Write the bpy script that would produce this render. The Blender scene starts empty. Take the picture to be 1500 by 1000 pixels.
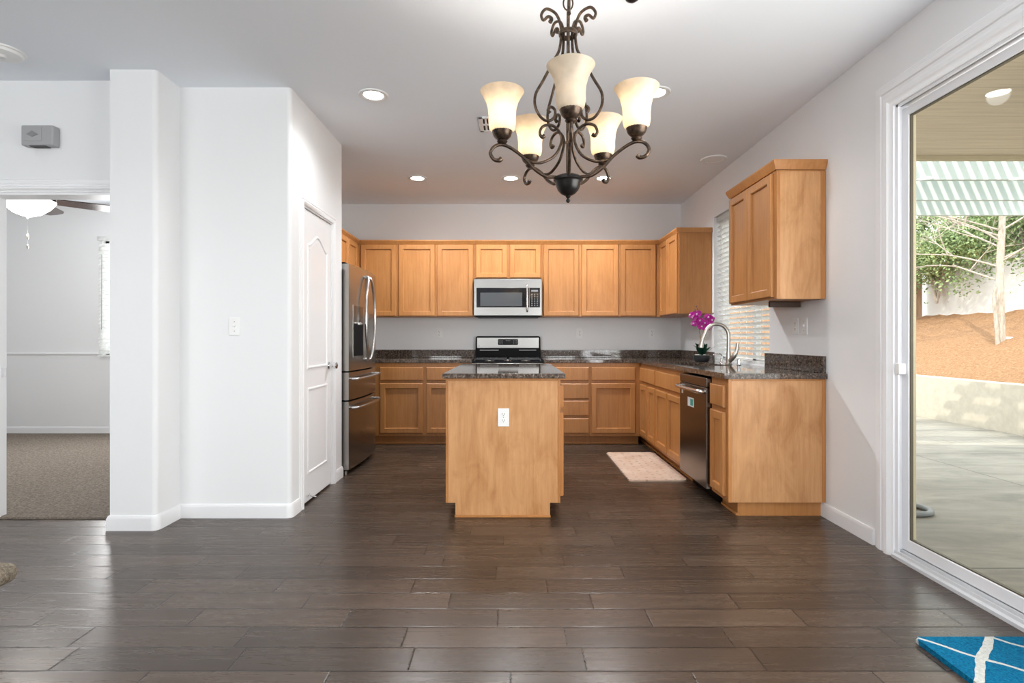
import bpy, bmesh, math, random
from mathutils import Vector, Matrix

C = bpy.context.scene.collection
PI = math.pi
R = math.radians

# ---------------------------------------------------------------- camera
sc = bpy.context.scene
cam_d = bpy.data.cameras.new('camera')
cam_d.sensor_width = 36.0
cam_d.lens = 810 / 1500 * 36
cam_d.shift_y = -3 / 1500
cam_d.clip_start = 0.02
cam = bpy.data.objects.new('camera', cam_d)
cam.location = (0, 0, 1.136)
cam.rotation_euler = (PI / 2, 0, 0)
C.objects.link(cam)
sc.camera = cam

# ---------------------------------------------------------------- world, sun, daylight and fill lamps, exposure
sc.view_settings.view_transform = 'Standard'
sc.view_settings.look = 'None'
sc.view_settings.exposure = 0.1
sc.view_settings.gamma = 1.0
sc.view_settings.use_curve_mapping = False
sc.cycles.use_denoising = True
sc.cycles.max_bounces = 10
sc.cycles.diffuse_bounces = 6
sc.cycles.transparent_max_bounces = 16
sc.cycles.sample_clamp_indirect = 6.0
sc.cycles.caustics_reflective = False
sc.cycles.caustics_refractive = False

w = bpy.data.worlds.new('world')
sc.world = w
w.use_nodes = True
bgn = w.node_tree.nodes['Background']
bgn.inputs[0].default_value = (0.86, 0.93, 1.0, 1)
bgn.inputs[1].default_value = 4.2

sun_d = bpy.data.lights.new('sun', 'SUN')
sun_d.energy = 4.3
sun_d.angle = R(0.3)
sun_d.color = (1.0, 0.95, 0.86)
sun = bpy.data.objects.new('sun', sun_d)
sun.rotation_euler = Vector((0.43, 0.76, -1.0)).to_track_quat('-Z', 'Y').to_euler()
sun.location = (-4, -8, 12)
C.objects.link(sun)


def area(name, loc, direction, sx, sy, energy, color=(1, 1, 1), portal=False):
    d = bpy.data.lights.new(name, 'AREA')
    d.shape = 'RECTANGLE'
    d.size, d.size_y = sx, sy
    d.energy = energy
    d.color = color
    if portal:
        d.cycles.is_portal = True
    o = bpy.data.objects.new(name, d)
    o.location = loc
    o.rotation_euler = Vector(direction).to_track_quat('-Z', 'Z').to_euler()
    C.objects.link(o)
    return o


# fill lamps added at the rear wall and slider; bedroom window daylight
area('rear_fill_left', (-3.15, -3.42, 1.68), (0, 1, 0.05), 3.2, 1.4, 90, (0.97, 0.985, 1.0))
area('rear_fill_right', (1.45, -3.42, 1.60), (0, 1, 0.05), 0.85, 1.5, 32, (0.97, 0.985, 1.0))
area('daylight_bedroom_window', (-4.15, 6.52, 1.6), (0, -1, 0), 1.4, 1.3, 45, (1.0, 1.0, 1.0))
area('slider_fill', (1.99, 1.15, 1.25), (-1, 0.25, 0.25), 1.2, 2.1, 75, (0.97, 0.985, 1.0))  # added lamp just inside the glass door, out of view

CAN_W = 15.0          # watts of one recessed lamp

# ---------------------------------------------------------------- helpers


def new_bm():
    return bmesh.new()


def bx(bm, x0, x1, y0, y1, z0, z1, bev=0.0, seg=2):
    r = bmesh.ops.create_cube(bm, size=1.0)
    vs = r['verts']
    for v in vs:
        v.co = Vector((x0 + (v.co.x + .5) * (x1 - x0), y0 + (v.co.y + .5) * (y1 - y0), z0 + (v.co.z + .5) * (z1 - z0)))
    if bev > 0:
        es = list({e for v in vs for e in v.link_edges})
        bmesh.ops.bevel(bm, geom=es, offset=bev, segments=seg, affect='EDGES', profile=0.5)
    return bm


def catmull(pts, n=8, closed=False):
    P = [Vector(p) for p in pts]
    out = []
    m = len(P)
    rng = range(m) if closed else range(m - 1)
    for i in rng:
        if closed:
            p0, p1, p2, p3 = P[(i - 1) % m], P[i], P[(i + 1) % m], P[(i + 2) % m]
        else:
            p1, p2 = P[i], P[i + 1]
            p0 = P[i - 1] if i > 0 else p1 * 2 - p2
            p3 = P[i + 2] if i + 2 < m else p2 * 2 - p1
        for k in range(n):
            t = k / n
            out.append(0.5 * ((2 * p1) + (-p0 + p2) * t + (2 * p0 - 5 * p1 + 4 * p2 - p3) * t * t + (-p0 + 3 * p1 - 3 * p2 + p3) * t ** 3))
    if not closed:
        out.append(P[-1])
    return out


def tube(bm, pts, r, n=8, smooth=0, closed=False, sq=1.0):
    """sweep a circle along pts; r may be a number or a list of radii"""
    P = [Vector(p) for p in pts]
    rr = r if isinstance(r, (list, tuple)) else None
    if smooth:
        m0 = len(P)
        P = catmull(P, smooth, closed)
        if rr:
            r2 = []
            for i in range(len(P)):
                f = i / smooth
                a = min(int(f), m0 - 1)
                b = min(a + 1, m0 - 1)
                r2.append(rr[a] + (rr[b] - rr[a]) * (f - a))
            rr = r2
    m = len(P)
    if closed:
        T = [(P[(i + 1) % m] - P[i - 1]).normalized() for i in range(m)]
    else:
        T = [(P[min(i + 1, m - 1)] - P[max(i - 1, 0)]).normalized() for i in range(m)]
    up = Vector((0, 0, 1)) if abs(T[0].z) < .9 else Vector((1, 0, 0))
    N = (up - T[0] * up.dot(T[0])).normalized()
    rings = []
    for i in range(m):
        N = (N - T[i] * N.dot(T[i]))
        if N.length < 1e-6:
            N = T[i].orthogonal()
        N.normalize()
        B = T[i].cross(N)
        rad = rr[i] if rr else r
        rings.append([bm.verts.new(P[i] + (N * math.cos(2 * PI * k / n) + B * math.sin(2 * PI * k / n) * sq) * rad) for k in range(n)])
    for i in range(m if closed else m - 1):
        a, b = rings[i], rings[(i + 1) % m]
        for k in range(n):
            try:
                bm.faces.new((a[k], a[(k + 1) % n], b[(k + 1) % n], b[k]))
            except ValueError:
                pass
    if not closed:
        bm.faces.new(rings[0])
        bm.faces.new(rings[-1])
    return bm


def lathe(bm, prof, n=24, c=(0, 0, 0), axis='Z', cap=True):
    """revolve [(radius, height), ...] round an axis through c"""
    c = Vector(c)

    def pt(r, h, a):
        if axis == 'Z':
            return c + Vector((r * math.cos(a), r * math.sin(a), h))
        if axis == 'X':
            return c + Vector((h, r * math.cos(a), r * math.sin(a)))
        return c + Vector((r * math.cos(a), h, r * math.sin(a)))
    rings = []
    for r, h in prof:
        rings.append([bm.verts.new(pt(max(r, 1e-5), h, 2 * PI * k / n)) for k in range(n)])
    for a, b in zip(rings, rings[1:]):
        for k in range(n):
            bm.faces.new((a[k], a[(k + 1) % n], b[(k + 1) % n], b[k]))
    if cap:
        bm.faces.new(rings[0])
        bm.faces.new(rings[-1])
    return bm


def prism(bm, pts, z0, z1, plane='XY'):
    """extrude a polygon; plane XY -> along z, XZ -> along y, YZ -> along x"""
    def p3(a, b, h):
        return {'XY': (a, b, h), 'XZ': (a, h, b), 'YZ': (h, a, b)}[plane]
    lo = [bm.verts.new(p3(a, b, z0)) for a, b in pts]
    hi = [bm.verts.new(p3(a, b, z1)) for a, b in pts]
    n = len(pts)
    bm.faces.new(lo)
    bm.faces.new(hi)
    for i in range(n):
        bm.faces.new((lo[i], lo[(i + 1) % n], hi[(i + 1) % n], hi[i]))
    return bm


def obj(name, bm, m=None, parent=None, smooth=True, ang=50, loc=None, rz=None):
    bmesh.ops.recalc_face_normals(bm, faces=bm.faces)
    me = bpy.data.meshes.new(name)
    bm.to_mesh(me)
    bm.free()
    if smooth:
        me.polygons.foreach_set('use_smooth', [True] * len(me.polygons))
        me.set_sharp_from_angle(angle=R(ang))
    o = bpy.data.objects.new(name, me)
    C.objects.link(o)
    if smooth and len(me.polygons) < 3000:
        wn_ = o.modifiers.new('weighted_normals', 'WEIGHTED_NORMAL')
        wn_.keep_sharp = True
        wn_.weight = 100
    if m:
        me.materials.append(m)
    if parent:
        o.parent = parent
    if loc:
        o.location = loc
    if rz is not None:
        o.rotation_euler = (0, 0, rz)
    return o


def tag(o, label, cat, group=None, kind=None):
    o['label'] = label
    o['category'] = cat
    if group:
        o['group'] = group
    if kind:
        o['kind'] = kind
    return o


def thing(name, label, cat, loc=(0, 0, 0), rz=0, group=None):
    o = bpy.data.objects.new(name, None)
    o.empty_display_size = .05
    C.objects.link(o)
    o.location = loc
    o.rotation_euler = (0, 0, rz)
    return tag(o, label, cat, group)


def struct(name, bm, m, label, cat, parent=None, **k):
    o = obj(name, bm, m, parent, **k)
    if not parent:
        o['kind'] = 'structure'
        o['label'] = label
        o['category'] = cat
    return o


def copy_thing(root, label, loc, rz=None):
    def rec(o, par):
        c = o.copy()
        C.objects.link(c)
        c.parent = par
        for ch in list(o.children):
            rec(ch, c)
        return c
    r = rec(root, None)
    r.location = loc
    if rz is not None:
        r.rotation_euler = (0, 0, rz)
    r['label'] = label
    return r


# ---------------------------------------------------------------- materials
def mat(name, col, rough=.5, metal=0.0, spec=.5, emit=None, estr=0, coat=0):
    m = bpy.data.materials.new(name)
    m.use_nodes = True
    b = m.node_tree.nodes['Principled BSDF']
    b.inputs['Base Color'].default_value = (*col, 1)
    b.inputs['Roughness'].default_value = rough
    b.inputs['Metallic'].default_value = metal
    b.inputs['Specular IOR Level'].default_value = spec
    b.inputs['Coat Weight'].default_value = coat
    if emit:
        b.inputs['Emission Color'].default_value = (*emit, 1)
        b.inputs['Emission Strength'].default_value = estr
    return m


class NT:
    """small node-graph helper"""

    def __init__(s, m):
        s.t = m.node_tree
        s.b = s.t.nodes['Principled BSDF']

    def n(s, kind, **k):
        nd = s.t.nodes.new(kind)
        for a, v in k.items():
            setattr(nd, a, v)
        return nd

    def l(s, a, b):
        s.t.links.new(a, b)

    def math(s, op, a, b=None, c=None):
        nd = s.n('ShaderNodeMath', operation=op)
        for i, v in enumerate((a, b, c)):
            if v is None:
                continue
            if isinstance(v, (int, float)):
                nd.inputs[i].default_value = v
            else:
                s.l(v, nd.inputs[i])
        return nd.outputs[0]

    def coords(s, which='Object', scale=(1, 1, 1)):
        tc = s.n('ShaderNodeTexCoord')
        mp = s.n('ShaderNodeMapping')
        mp.inputs['Scale'].default_value = scale
        s.l(tc.outputs[which], mp.inputs[0])
        return mp.outputs[0]

    def noise(s, vec, scale=5, detail=4, rough=.55, dist=0):
        nd = s.n('ShaderNodeTexNoise')
        nd.inputs['Scale'].default_value = scale
        nd.inputs['Detail'].default_value = detail
        nd.inputs['Roughness'].default_value = rough
        nd.inputs['Distortion'].default_value = dist
        s.l(vec, nd.inputs['Vector'])
        return nd.outputs[0]

    def ramp(s, fac, stops):
        nd = s.n('ShaderNodeValToRGB')
        cr = nd.color_ramp
        while len(cr.elements) < len(stops):
            cr.elements.new(.5)
        for e, (p, c) in zip(cr.elements, stops):
            e.position = p
            e.color = (*c, 1)
        s.l(fac, nd.inputs[0])
        return nd.outputs[0]

    def mix(s, fac, a, b, blend='MIX'):
        nd = s.n('ShaderNodeMix', data_type='RGBA', blend_type=blend)
        for sock, v in ((nd.inputs[0], fac), (nd.inputs[6], a), (nd.inputs[7], b)):
            if isinstance(v, (int, float)):
                sock.default_value = v
            elif isinstance(v, tuple):
                sock.default_value = (*v, 1)
            else:
                s.l(v, sock)
        return nd.outputs[2]

    def bump(s, h, strength=.2, dist=.01):
        nd = s.n('ShaderNodeBump')
        nd.inputs['Strength'].default_value = strength
        nd.inputs['Distance'].default_value = dist
        s.l(h, nd.inputs['Height'])
        s.l(nd.outputs[0], s.b.inputs['Normal'])

    def color(s, c):
        s.l(c, s.b.inputs['Base Color'])


def paint(name, col, rough=.6, tex=.05):
    m = mat(name, col, rough, spec=.35)
    g = NT(m)
    g.bump(g.noise(g.coords(), 140, 3), tex, .002)
    return m


def wood(name, base, dark, blotch=1.0, rough=.38, sx=1.0):
    m = mat(name, base, rough, spec=.4)
    g = NT(m)
    oi = g.n('ShaderNodeObjectInfo')
    tc = g.n('ShaderNodeTexCoord')
    ad = g.n('ShaderNodeVectorMath', operation='ADD')
    g.l(tc.outputs['Object'], ad.inputs[0])
    rv = g.n('ShaderNodeCombineXYZ')
    rs = g.math('MULTIPLY', oi.outputs['Random'], 13.0)
    g.l(rs, rv.inputs[0])
    g.l(rs, rv.inputs[2])
    g.l(rv.outputs[0], ad.inputs[1])

    def mapped(scale):
        mp = g.n('ShaderNodeMapping')
        mp.inputs['Scale'].default_value = scale
        g.l(ad.outputs[0], mp.inputs[0])
        return mp.outputs[0]
    grain = g.noise(mapped((34, 34, 2.2)), 1.6, 6, .65, .4)
    big = g.noise(mapped((2.6, 2.6, 1.1)), 1.5 * sx, 4, .6, .8)
    c = g.ramp(grain, [(.30, tuple(a * .45 + b * .55 for a, b in zip(dark, base))), (.62, base)])
    c2 = g.ramp(big, [(.30, tuple(1 - x * blotch for x in (.17, .24, .33))), (.52, (1, 1, 1)), (.75, tuple(1 + .10 * blotch * k for k in (1, 1.1, 1.2)))])
    c = g.mix(1.0, c, c2, 'MULTIPLY')
    hs = g.n('ShaderNodeHueSaturation')
    g.l(g.math('ADD', g.math('MULTIPLY', oi.outputs['Random'], .16), .92), hs.inputs['Value'])
    g.l(c, hs.inputs['Color'])
    g.color(hs.outputs[0])
    g.bump(grain, .04, .002)
    return m


def granite(name):
    m = mat(name, (.1, .09, .08), .06, spec=.5)
    g = NT(m)
    v = g.coords()
    vo = g.n('ShaderNodeTexVoronoi')
    vo.inputs['Scale'].default_value = 120
    g.l(v, vo.inputs['Vector'])
    n1 = g.noise(v, 55, 6, .75)
    n2 = g.noise(v, 14, 3, .6)
    spk = g.ramp(n1, [(.38, (.012, .010, .009)), (.47, (.075, .056, .045)), (.56, (.16, .125, .105)), (.68, (.36, .31, .27))])
    cell = g.ramp(vo.outputs['Color'], [(.25, (.35, .33, .31)), (.7, (1.15, 1.1, 1.05))])
    c = g.mix(1.0, spk, cell, 'MULTIPLY')
    c = g.mix(g.math('MULTIPLY', n2, .25), c, (.20, .15, .12))
    g.color(c)
    return m


def steel(name, col=(.52, .50, .48), rough=.26, stretch=(3, 3, 60)):
    m = mat(name, col, rough, metal=1.0)
    g = NT(m)
    n = g.noise(g.coords('Object', stretch), 2.0, 3, .6)
    mr = g.n('ShaderNodeMapRange')
    mr.inputs[3].default_value = rough - .02
    mr.inputs[4].default_value = rough + .03
    g.l(n, mr.inputs[0])
    g.l(mr.outputs[0], g.b.inputs['Roughness'])
    return m


M = {}
M['wall'] = paint('wall_paint', (.795, .80, .807), .55)
M['ceil'] = paint('ceiling_paint', (.845, .88, .925), .8, .15)
M['trim'] = mat('trim_paint', (.84, .84, .85), .35)
M['doorw'] = mat('door_paint', (.83, .83, .84), .32)
M['maple'] = wood('maple', (.475, .212, .069), (.31, .112, .027), .65)
M['maple_side'] = wood('maple_side_panel', (.59, .312, .138), (.40, .165, .055), 1.35, sx=1.8)
M['granite'] = granite('granite')
M['steel'] = steel('stainless_steel', (.37, .362, .35), .3)
M['steel_dark'] = steel('dark_stainless_steel', (.21, .185, .165), .24)
M['steel_fridge'] = steel('fridge_stainless_steel', (.40, .38, .355), .25)
M['steel_h'] = steel('stainless_handle', (.72, .71, .70), .22, (3, 3, 3))
M['nickel'] = mat('brushed_nickel', (.50, .47, .43), .28, metal=1)
M['chrome'] = mat('chrome', (.75, .75, .76), .12, metal=1)
M['black'] = mat('black_plastic', (.007, .007, .008), .45, spec=.08)
M['blackgl'] = mat('black_glass', (.008, .008, .010), .06)
M['mwglass'] = mat('grey_oven_glass', (.07, .075, .08), .12)
M['iron'] = mat('cast_iron', (.015, .015, .016), .5)
M['white'] = mat('white_plastic', (.82, .82, .81), .35)
M['offwhite'] = mat('off_white_plastic', (.70, .70, .70), .45)
M['grey'] = mat('grey_plastic', (.36, .36, .365), .5)
M['mark'] = mat('grey_marking', (.22, .225, .23), .5)
M['darkslot'] = mat('dark_slot', (.05, .05, .05), .6)
M['alu'] = mat('painted_aluminium', (.62, .63, .65), .38)
M['aluw'] = mat('white_aluminium', (.80, .80, .82), .35)
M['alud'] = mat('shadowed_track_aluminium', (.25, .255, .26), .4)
M['bronzef'] = mat('bronze_gasket', (.10, .085, .055), .5)
M['tanf'] = mat('tan_screen_frame', (.50, .44, .30), .5)
M['blind'] = shade_mat('blind_slats', (.90, .90, .89)) if False else None
M['lens'] = mat('lamp_lens', (1, 1, 1), .5, emit=(1.0, .97, .92), estr=45)
M['lens_bright'] = M['lens']
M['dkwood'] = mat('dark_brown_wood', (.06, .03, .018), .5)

# oil-rubbed bronze
m = mat('oil_rubbed_bronze', (.045, .03, .022), .34, metal=.75)
g = NT(m)
n = g.noise(g.coords(), 60, 4, .6)
g.color(g.ramp(n, [(.35, (.035, .026, .021)), (.62, (.11, .07, .045)), (.8, (.26, .16, .10))]))
M['bronze'] = m
M['bronze_dk'] = mat('dark_bronze', (.02, .018, .017), .3, metal=.6)

# alabaster glass
def shade_mat(name, col, through=.5):
    m = bpy.data.materials.new(name)
    m.use_nodes = True
    t = m.node_tree
    t.nodes.clear()
    out = t.nodes.new('ShaderNodeOutputMaterial')
    mix = t.nodes.new('ShaderNodeMixShader')
    df = t.nodes.new('ShaderNodeBsdfPrincipled')
    tr = t.nodes.new('ShaderNodeBsdfTranslucent')
    tc = t.nodes.new('ShaderNodeTexCoord')
    no = t.nodes.new('ShaderNodeTexNoise')
    no.inputs['Scale'].default_value = 22
    no.inputs['Detail'].default_value = 5
    rp = t.nodes.new('ShaderNodeValToRGB')
    rp.color_ramp.elements[0].position = .3
    rp.color_ramp.elements[0].color = (*[c * .78 for c in col], 1)
    rp.color_ramp.elements[1].position = .7
    rp.color_ramp.elements[1].color = (*col, 1)
    t.links.new(tc.outputs['Object'], no.inputs['Vector'])
    t.links.new(no.outputs[0], rp.inputs[0])
    t.links.new(rp.outputs[0], df.inputs['Base Color'])
    t.links.new(rp.outputs[0], tr.inputs['Color'])
    df.inputs['Roughness'].default_value = .3
    mix.inputs[0].default_value = through
    t.links.new(df.outputs[0], mix.inputs[1])
    t.links.new(tr.outputs[0], mix.inputs[2])
    t.links.new(mix.outputs[0], out.inputs[0])
    return m


M['shade'] = shade_mat('alabaster_glass', (.87, .77, .63))
M['blind'] = shade_mat('blind_slats', (.97, .97, .96), .68)
M['bowl'] = shade_mat('frosted_bowl_glass', (.92, .90, .86))


def glass_mat(name, tint=(1, 1, 1), refl=.06):
    m = bpy.data.materials.new(name)
    m.use_nodes = True
    t = m.node_tree
    t.nodes.clear()
    out = t.nodes.new('ShaderNodeOutputMaterial')
    mix = t.nodes.new('ShaderNodeMixShader')
    tr = t.nodes.new('ShaderNodeBsdfTransparent')
    tr.inputs[0].default_value = (*tint, 1)
    gl = t.nodes.new('ShaderNodeBsdfGlossy')
    gl.inputs['Roughness'].default_value = .02
    lw = t.nodes.new('ShaderNodeLayerWeight')
    lw.inputs[0].default_value = .5
    pw = t.nodes.new('ShaderNodeMath'); pw.operation = 'POWER'; pw.inputs[1].default_value = 5
    ml = t.nodes.new('ShaderNodeMath'); ml.operation = 'MULTIPLY_ADD'; ml.inputs[1].default_value = .5; ml.inputs[2].default_value = .02
    t.links.new(lw.outputs['Facing'], pw.inputs[0])
    t.links.new(pw.outputs[0], ml.inputs[0])
    t.links.new(ml.outputs[0], mix.inputs[0])
    t.links.new(tr.outputs[0], mix.inputs[1])
    t.links.new(gl.outputs[0], mix.inputs[2])
    t.links.new(mix.outputs[0], out.inputs[0])
    return m


M['glass'] = glass_mat('window_glass', (.97, .96, .92))

# wood-look plank tile floor: planks run across the room
m = mat('plank_tile', (.06, .045, .038), .32, spec=.42)
g = NT(m)
tc = g.n('ShaderNodeTexCoord')
sp = g.n('ShaderNodeSeparateXYZ')
g.l(tc.outputs['Object'], sp.inputs[0])
PW, PL = .1456, .617
ry = g.math('DIVIDE', g.math('SUBTRACT', sp.outputs[1], 2.040 - 20 * PW), PW)
row = g.math('FLOOR', ry)
fy = g.math('FRACT', ry)
wn = g.n('ShaderNodeTexWhiteNoise', noise_dimensions='1D')
g.l(row, wn.inputs['W'])
alt = g.math('MULTIPLY', g.math('FLOORED_MODULO', row, 3), .333)
ux = g.math('ADD', g.math('DIVIDE', sp.outputs[0], PL), g.math('ADD', alt, g.math('MULTIPLY', wn.outputs[0], .30)))
pid = g.math('FLOOR', ux)
fx = g.math('FRACT', ux)
cmb = g.n('ShaderNodeCombineXYZ')
g.l(pid, cmb.inputs[0])
g.l(row, cmb.inputs[1])
wn2 = g.n('ShaderNodeTexWhiteNoise', noise_dimensions='3D')
g.l(cmb.outputs[0], wn2.inputs['Vector'])
# grain vector: stretched along the plank, shifted per plank
mp = g.n('ShaderNodeMapping')
mp.inputs['Scale'].default_value = (1.8, 22, 1)
g.l(tc.outputs['Object'], mp.inputs[0])
off = g.n('ShaderNodeVectorMath', operation='MULTIPLY_ADD')
g.l(wn2.outputs['Color'], off.inputs[0])
off.inputs[1].default_value = (40, 40, 40)
g.l(mp.outputs[0], off.inputs[2])
gr = g.noise(off.outputs[0], 1.4, 9, .72, .6)
col = g.ramp(gr, [(.25, (.042, .027, .0185)), (.5, (.060, .0405, .029)), (.75, (.090, .064, .047))])
pv = g.math('ADD', g.math('MULTIPLY', wn2.outputs['Value'], .5), .75)
pvc = g.n('ShaderNodeCombineColor')
for i in range(3):
    g.l(pv, pvc.inputs[i])
col = g.mix(1.0, col, pvc.outputs[0], 'MULTIPLY')
GY, GX = .034, .008
e = g.math('MINIMUM', g.math('DIVIDE', g.math('MINIMUM', fy, g.math('SUBTRACT', 1.0, fy)), GY),
           g.math('DIVIDE', g.math('MINIMUM', fx, g.math('SUBTRACT', 1.0, fx)), GX))
gm = g.math('MINIMUM', e, 1.0)
col = g.mix(gm, (.007, .005, .004), col)
g.color(col)
g.l(g.math('ADD', g.math('MULTIPLY', gr, -.14), .35), g.b.inputs['Roughness'])
h = g.math('ADD', g.math('MULTIPLY', gm, .6), g.math('MULTIPLY', gr, .10))
g.bump(h, .45, .0025)
M['floor'] = m

# carpet
m = mat('carpet', (.16, .135, .115), .95, spec=.1)
g = NT(m)
v = g.coords()
n = g.noise(v, 62, 5, .85)
n2 = g.noise(v, 2.2, 3)
c = g.ramp(n, [(.3, (.08, .065, .053)), (.5, (.27, .225, .185)), (.7, (.50, .43, .36))])
c = g.mix(g.math('MULTIPLY', n2, .35), c, (.19, .155, .125))
g.color(c)
g.bump(n, .8, .02)
M['carpet'] = m

# kitchen mat: beige with small brown sprigs
m = mat('mat_fabric', (.60, .45, .34), .8, spec=.2)
g = NT(m)
v = g.coords('Object', (1, 1, 1))
vo = g.n('ShaderNodeTexVoronoi', feature='F1')
vo.inputs['Scale'].default_value = 14
vo.inputs['Randomness'].default_value = .35
g.l(v, vo.inputs['Vector'])
mk = g.math('LESS_THAN', g.math('ADD', vo.outputs['Distance'], g.math('MULTIPLY', g.noise(v, 60, 2), .35)), .36)
c = g.ramp(g.noise(v, 5, 3), [(.3, (.58, .40, .30)), (.7, (.68, .53, .42))])
g.color(g.mix(g.math('MULTIPLY', mk, .75), c, (.36, .26, .20)))
M['matf'] = m

# blue trellis rug
m = mat('rug_pile', (.0, .2, .4), .95, spec=.1)
g = NT(m)
tc = g.n('ShaderNodeTexCoord')
sp = g.n('ShaderNodeSeparateXYZ')
g.l(tc.outputs['Object'], sp.inputs[0])
n = g.noise(tc.outputs['Object'], 110, 4, .75)
wob = g.math('MULTIPLY', g.math('SUBTRACT', g.noise(tc.outputs['Object'], 7, 2), .5), .05)
u = g.math('ADD', g.math('ADD', sp.outputs[0], sp.outputs[1]), wob)
vv = g.math('ADD', g.math('SUBTRACT', sp.outputs[0], sp.outputs[1]), wob)


def band(s, phase, per, half):
    f = g.math('FRACT', g.math('DIVIDE', g.math('SUBTRACT', s, phase - per / 2), per))
    return g.math('LESS_THAN', g.math('ABSOLUTE', g.math('SUBTRACT', f, .5)), half / per)


ln = g.math('MAXIMUM', band(u, 3.588, .285, .010), band(vv, -.285, .285, .020))
blue = g.ramp(n, [(.3, (.0, .065, .16)), (.6, (.004, .19, .36)), (.8, (.02, .29, .48))])
wht = g.ramp(n, [(.3, (.45, .48, .46)), (.7, (.78, .78, .74))])
g.color(g.mix(ln, blue, wht))
g.bump(n, .9, .01)
M['rug'] = m

# outdoors
m = mat('patio_concrete', (.33, .31, .27), .8)
g = NT(m)
v = g.coords('Object', (.8, 2.6, 1))
n = g.noise(v, 1.6, 8, .68, .5)
n2 = g.noise(g.coords(), 16, 4, .7)
c = g.ramp(n, [(.28, (.135, .13, .115)), (.5, (.24, .228, .198)), (.72, (.35, .335, .29))])
c = g.mix(g.math('MULTIPLY', n2, .3), c, (.27, .25, .21))
tc = g.n('ShaderNodeTexCoord')
sp = g.n('ShaderNodeSeparateXYZ')
g.l(tc.outputs['Object'], sp.inputs[0])
j1 = g.math('LESS_THAN', g.math('ABSOLUTE', g.math('SUBTRACT', g.math('FRACT', g.math('DIVIDE', g.math('SUBTRACT', sp.outputs[1], 1.47), 2.94)), .5)), .0022)
j2 = g.math('LESS_THAN', g.math('ABSOLUTE', g.math('SUBTRACT', g.math('FRACT', g.math('DIVIDE', g.math('SUBTRACT', sp.outputs[0], 2.75), 3.0)), .5)), .002)
g.color(g.mix(g.math('MULTIPLY', g.math('MAXIMUM', j1, j2), .75), c, (.06, .055, .05)))
g.bump(n, .2, .01)
M['concrete'] = m

m = mat('block_concrete', (.60, .54, .44), .85)
g = NT(m)
n = g.noise(g.coords('Object', (4, 4, 4)), 3, 6, .6)
g.color(g.ramp(n, [(.3, (.42, .38, .315)), (.7, (.50, .455, .38))]))
M['block'] = m

m = mat('bark_mulch', (.48, .2, .08), .95, spec=.1)
g = NT(m)
v = g.coords()
n = g.noise(v, 26, 8, .8)
n3 = g.noise(v, 1.3, 3)
c = g.ramp(n, [(.3, (.20, .095, .048)), (.5, (.42, .245, .135)), (.7, (.60, .41, .27))])
g.color(g.mix(g.math('MULTIPLY', n3, .3), c, (.34, .185, .095)))
g.bump(n, 1.0, .05)
M['mulch'] = m

M['stucco'] = paint('white_stucco', (.62, .62, .605), .9, .4)
m = mat('tree_bark', (.55, .50, .44), .9)
g = NT(m)
n = g.noise(g.coords('Object', (20, 20, 4)), 1.5, 5, .7)
g.color(g.ramp(n, [(.3, (.24, .20, .165)), (.65, (.46, .41, .355))]))
M['bark'] = m
m = mat('leaves', (.12, .22, .06), .6)
g = NT(m)
n = g.noise(g.coords(), 4, 3)
g.color(g.ramp(n, [(.3, (.07, .12, .045)), (.5, (.18, .26, .10)), (.7, (.34, .42, .20))]))
M['leaf'] = m
m = mat('fence_wood', (.3, .17, .09), .85)
g = NT(m)
n = g.noise(g.coords('Object', (30, 30, 1.5)), 1.2, 5, .7)
g.color(g.ramp(n, [(.3, (.26, .15, .09)), (.7, (.44, .29, .19))]))
M['fence'] = m
m = mat('patio_ceiling_boards', (.46, .37, .25), .7)
g = NT(m)
n = g.noise(g.coords('Object', (1.6, 30, 1)), 1.2, 6, .65, .4)
c = g.ramp(n, [(.3, (.62, .53, .39)), (.7, (.78, .69, .53))])
tc = g.n('ShaderNodeTexCoord')
sp = g.n('ShaderNodeSeparateXYZ')
g.l(tc.outputs['Object'], sp.inputs[0])
jj = g.math('LESS_THAN', g.math('FRACT', g.math('DIVIDE', sp.outputs[1], .20)), .03)
g.color(g.mix(g.math('MULTIPLY', jj, .35), c, (.16, .12, .08)))
M['soffit'] = m
M['lattice'] = mat('lattice_paint', (.56, .64, .62), .6)
M['hose'] = mat('hose_rubber', (.22, .24, .25), .5)

# plants and small things
M['petal'] = mat('orchid_petal', (.46, .008, .29), .5)
M['petal2'] = mat('orchid_lip', (.75, .55, .72), .5)
M['bud'] = mat('orchid_bud', (.22, .09, .10), .5)
M['gleaf'] = mat('glossy_green_leaf', (.02, .085, .055), .25)
M['stem'] = mat('plant_stem', (.20, .22, .08), .5)
M['pot'] = mat('dark_ceramic', (.022, .024, .028), .45)
M['pebble'] = mat('pale_pebbles', (.70, .68, .62), .7)
M['teal'] = mat('teal_print', (.02, .28, .22), .5)
M['plush'] = mat('beige_boucle', (.36, .30, .23), .95, spec=.1)
g = NT(M['plush'])
n = g.noise(g.coords(), 70, 4, .8)
g.color(g.ramp(n, [(.3, (.10, .08, .06)), (.6, (.42, .36, .28)), (.8, (.62, .56, .47))]))
g.bump(n, 1.0, .02)

# ================================================================ SETTING
H = 2.743
WX = 2.005      # kitchen face of the right wall
BY = 6.57       # kitchen face of the back wall
LX = -2.07      # kitchen face of the left wall
EY = 3.537      # plane of the island front and of the right run's end panel


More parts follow.
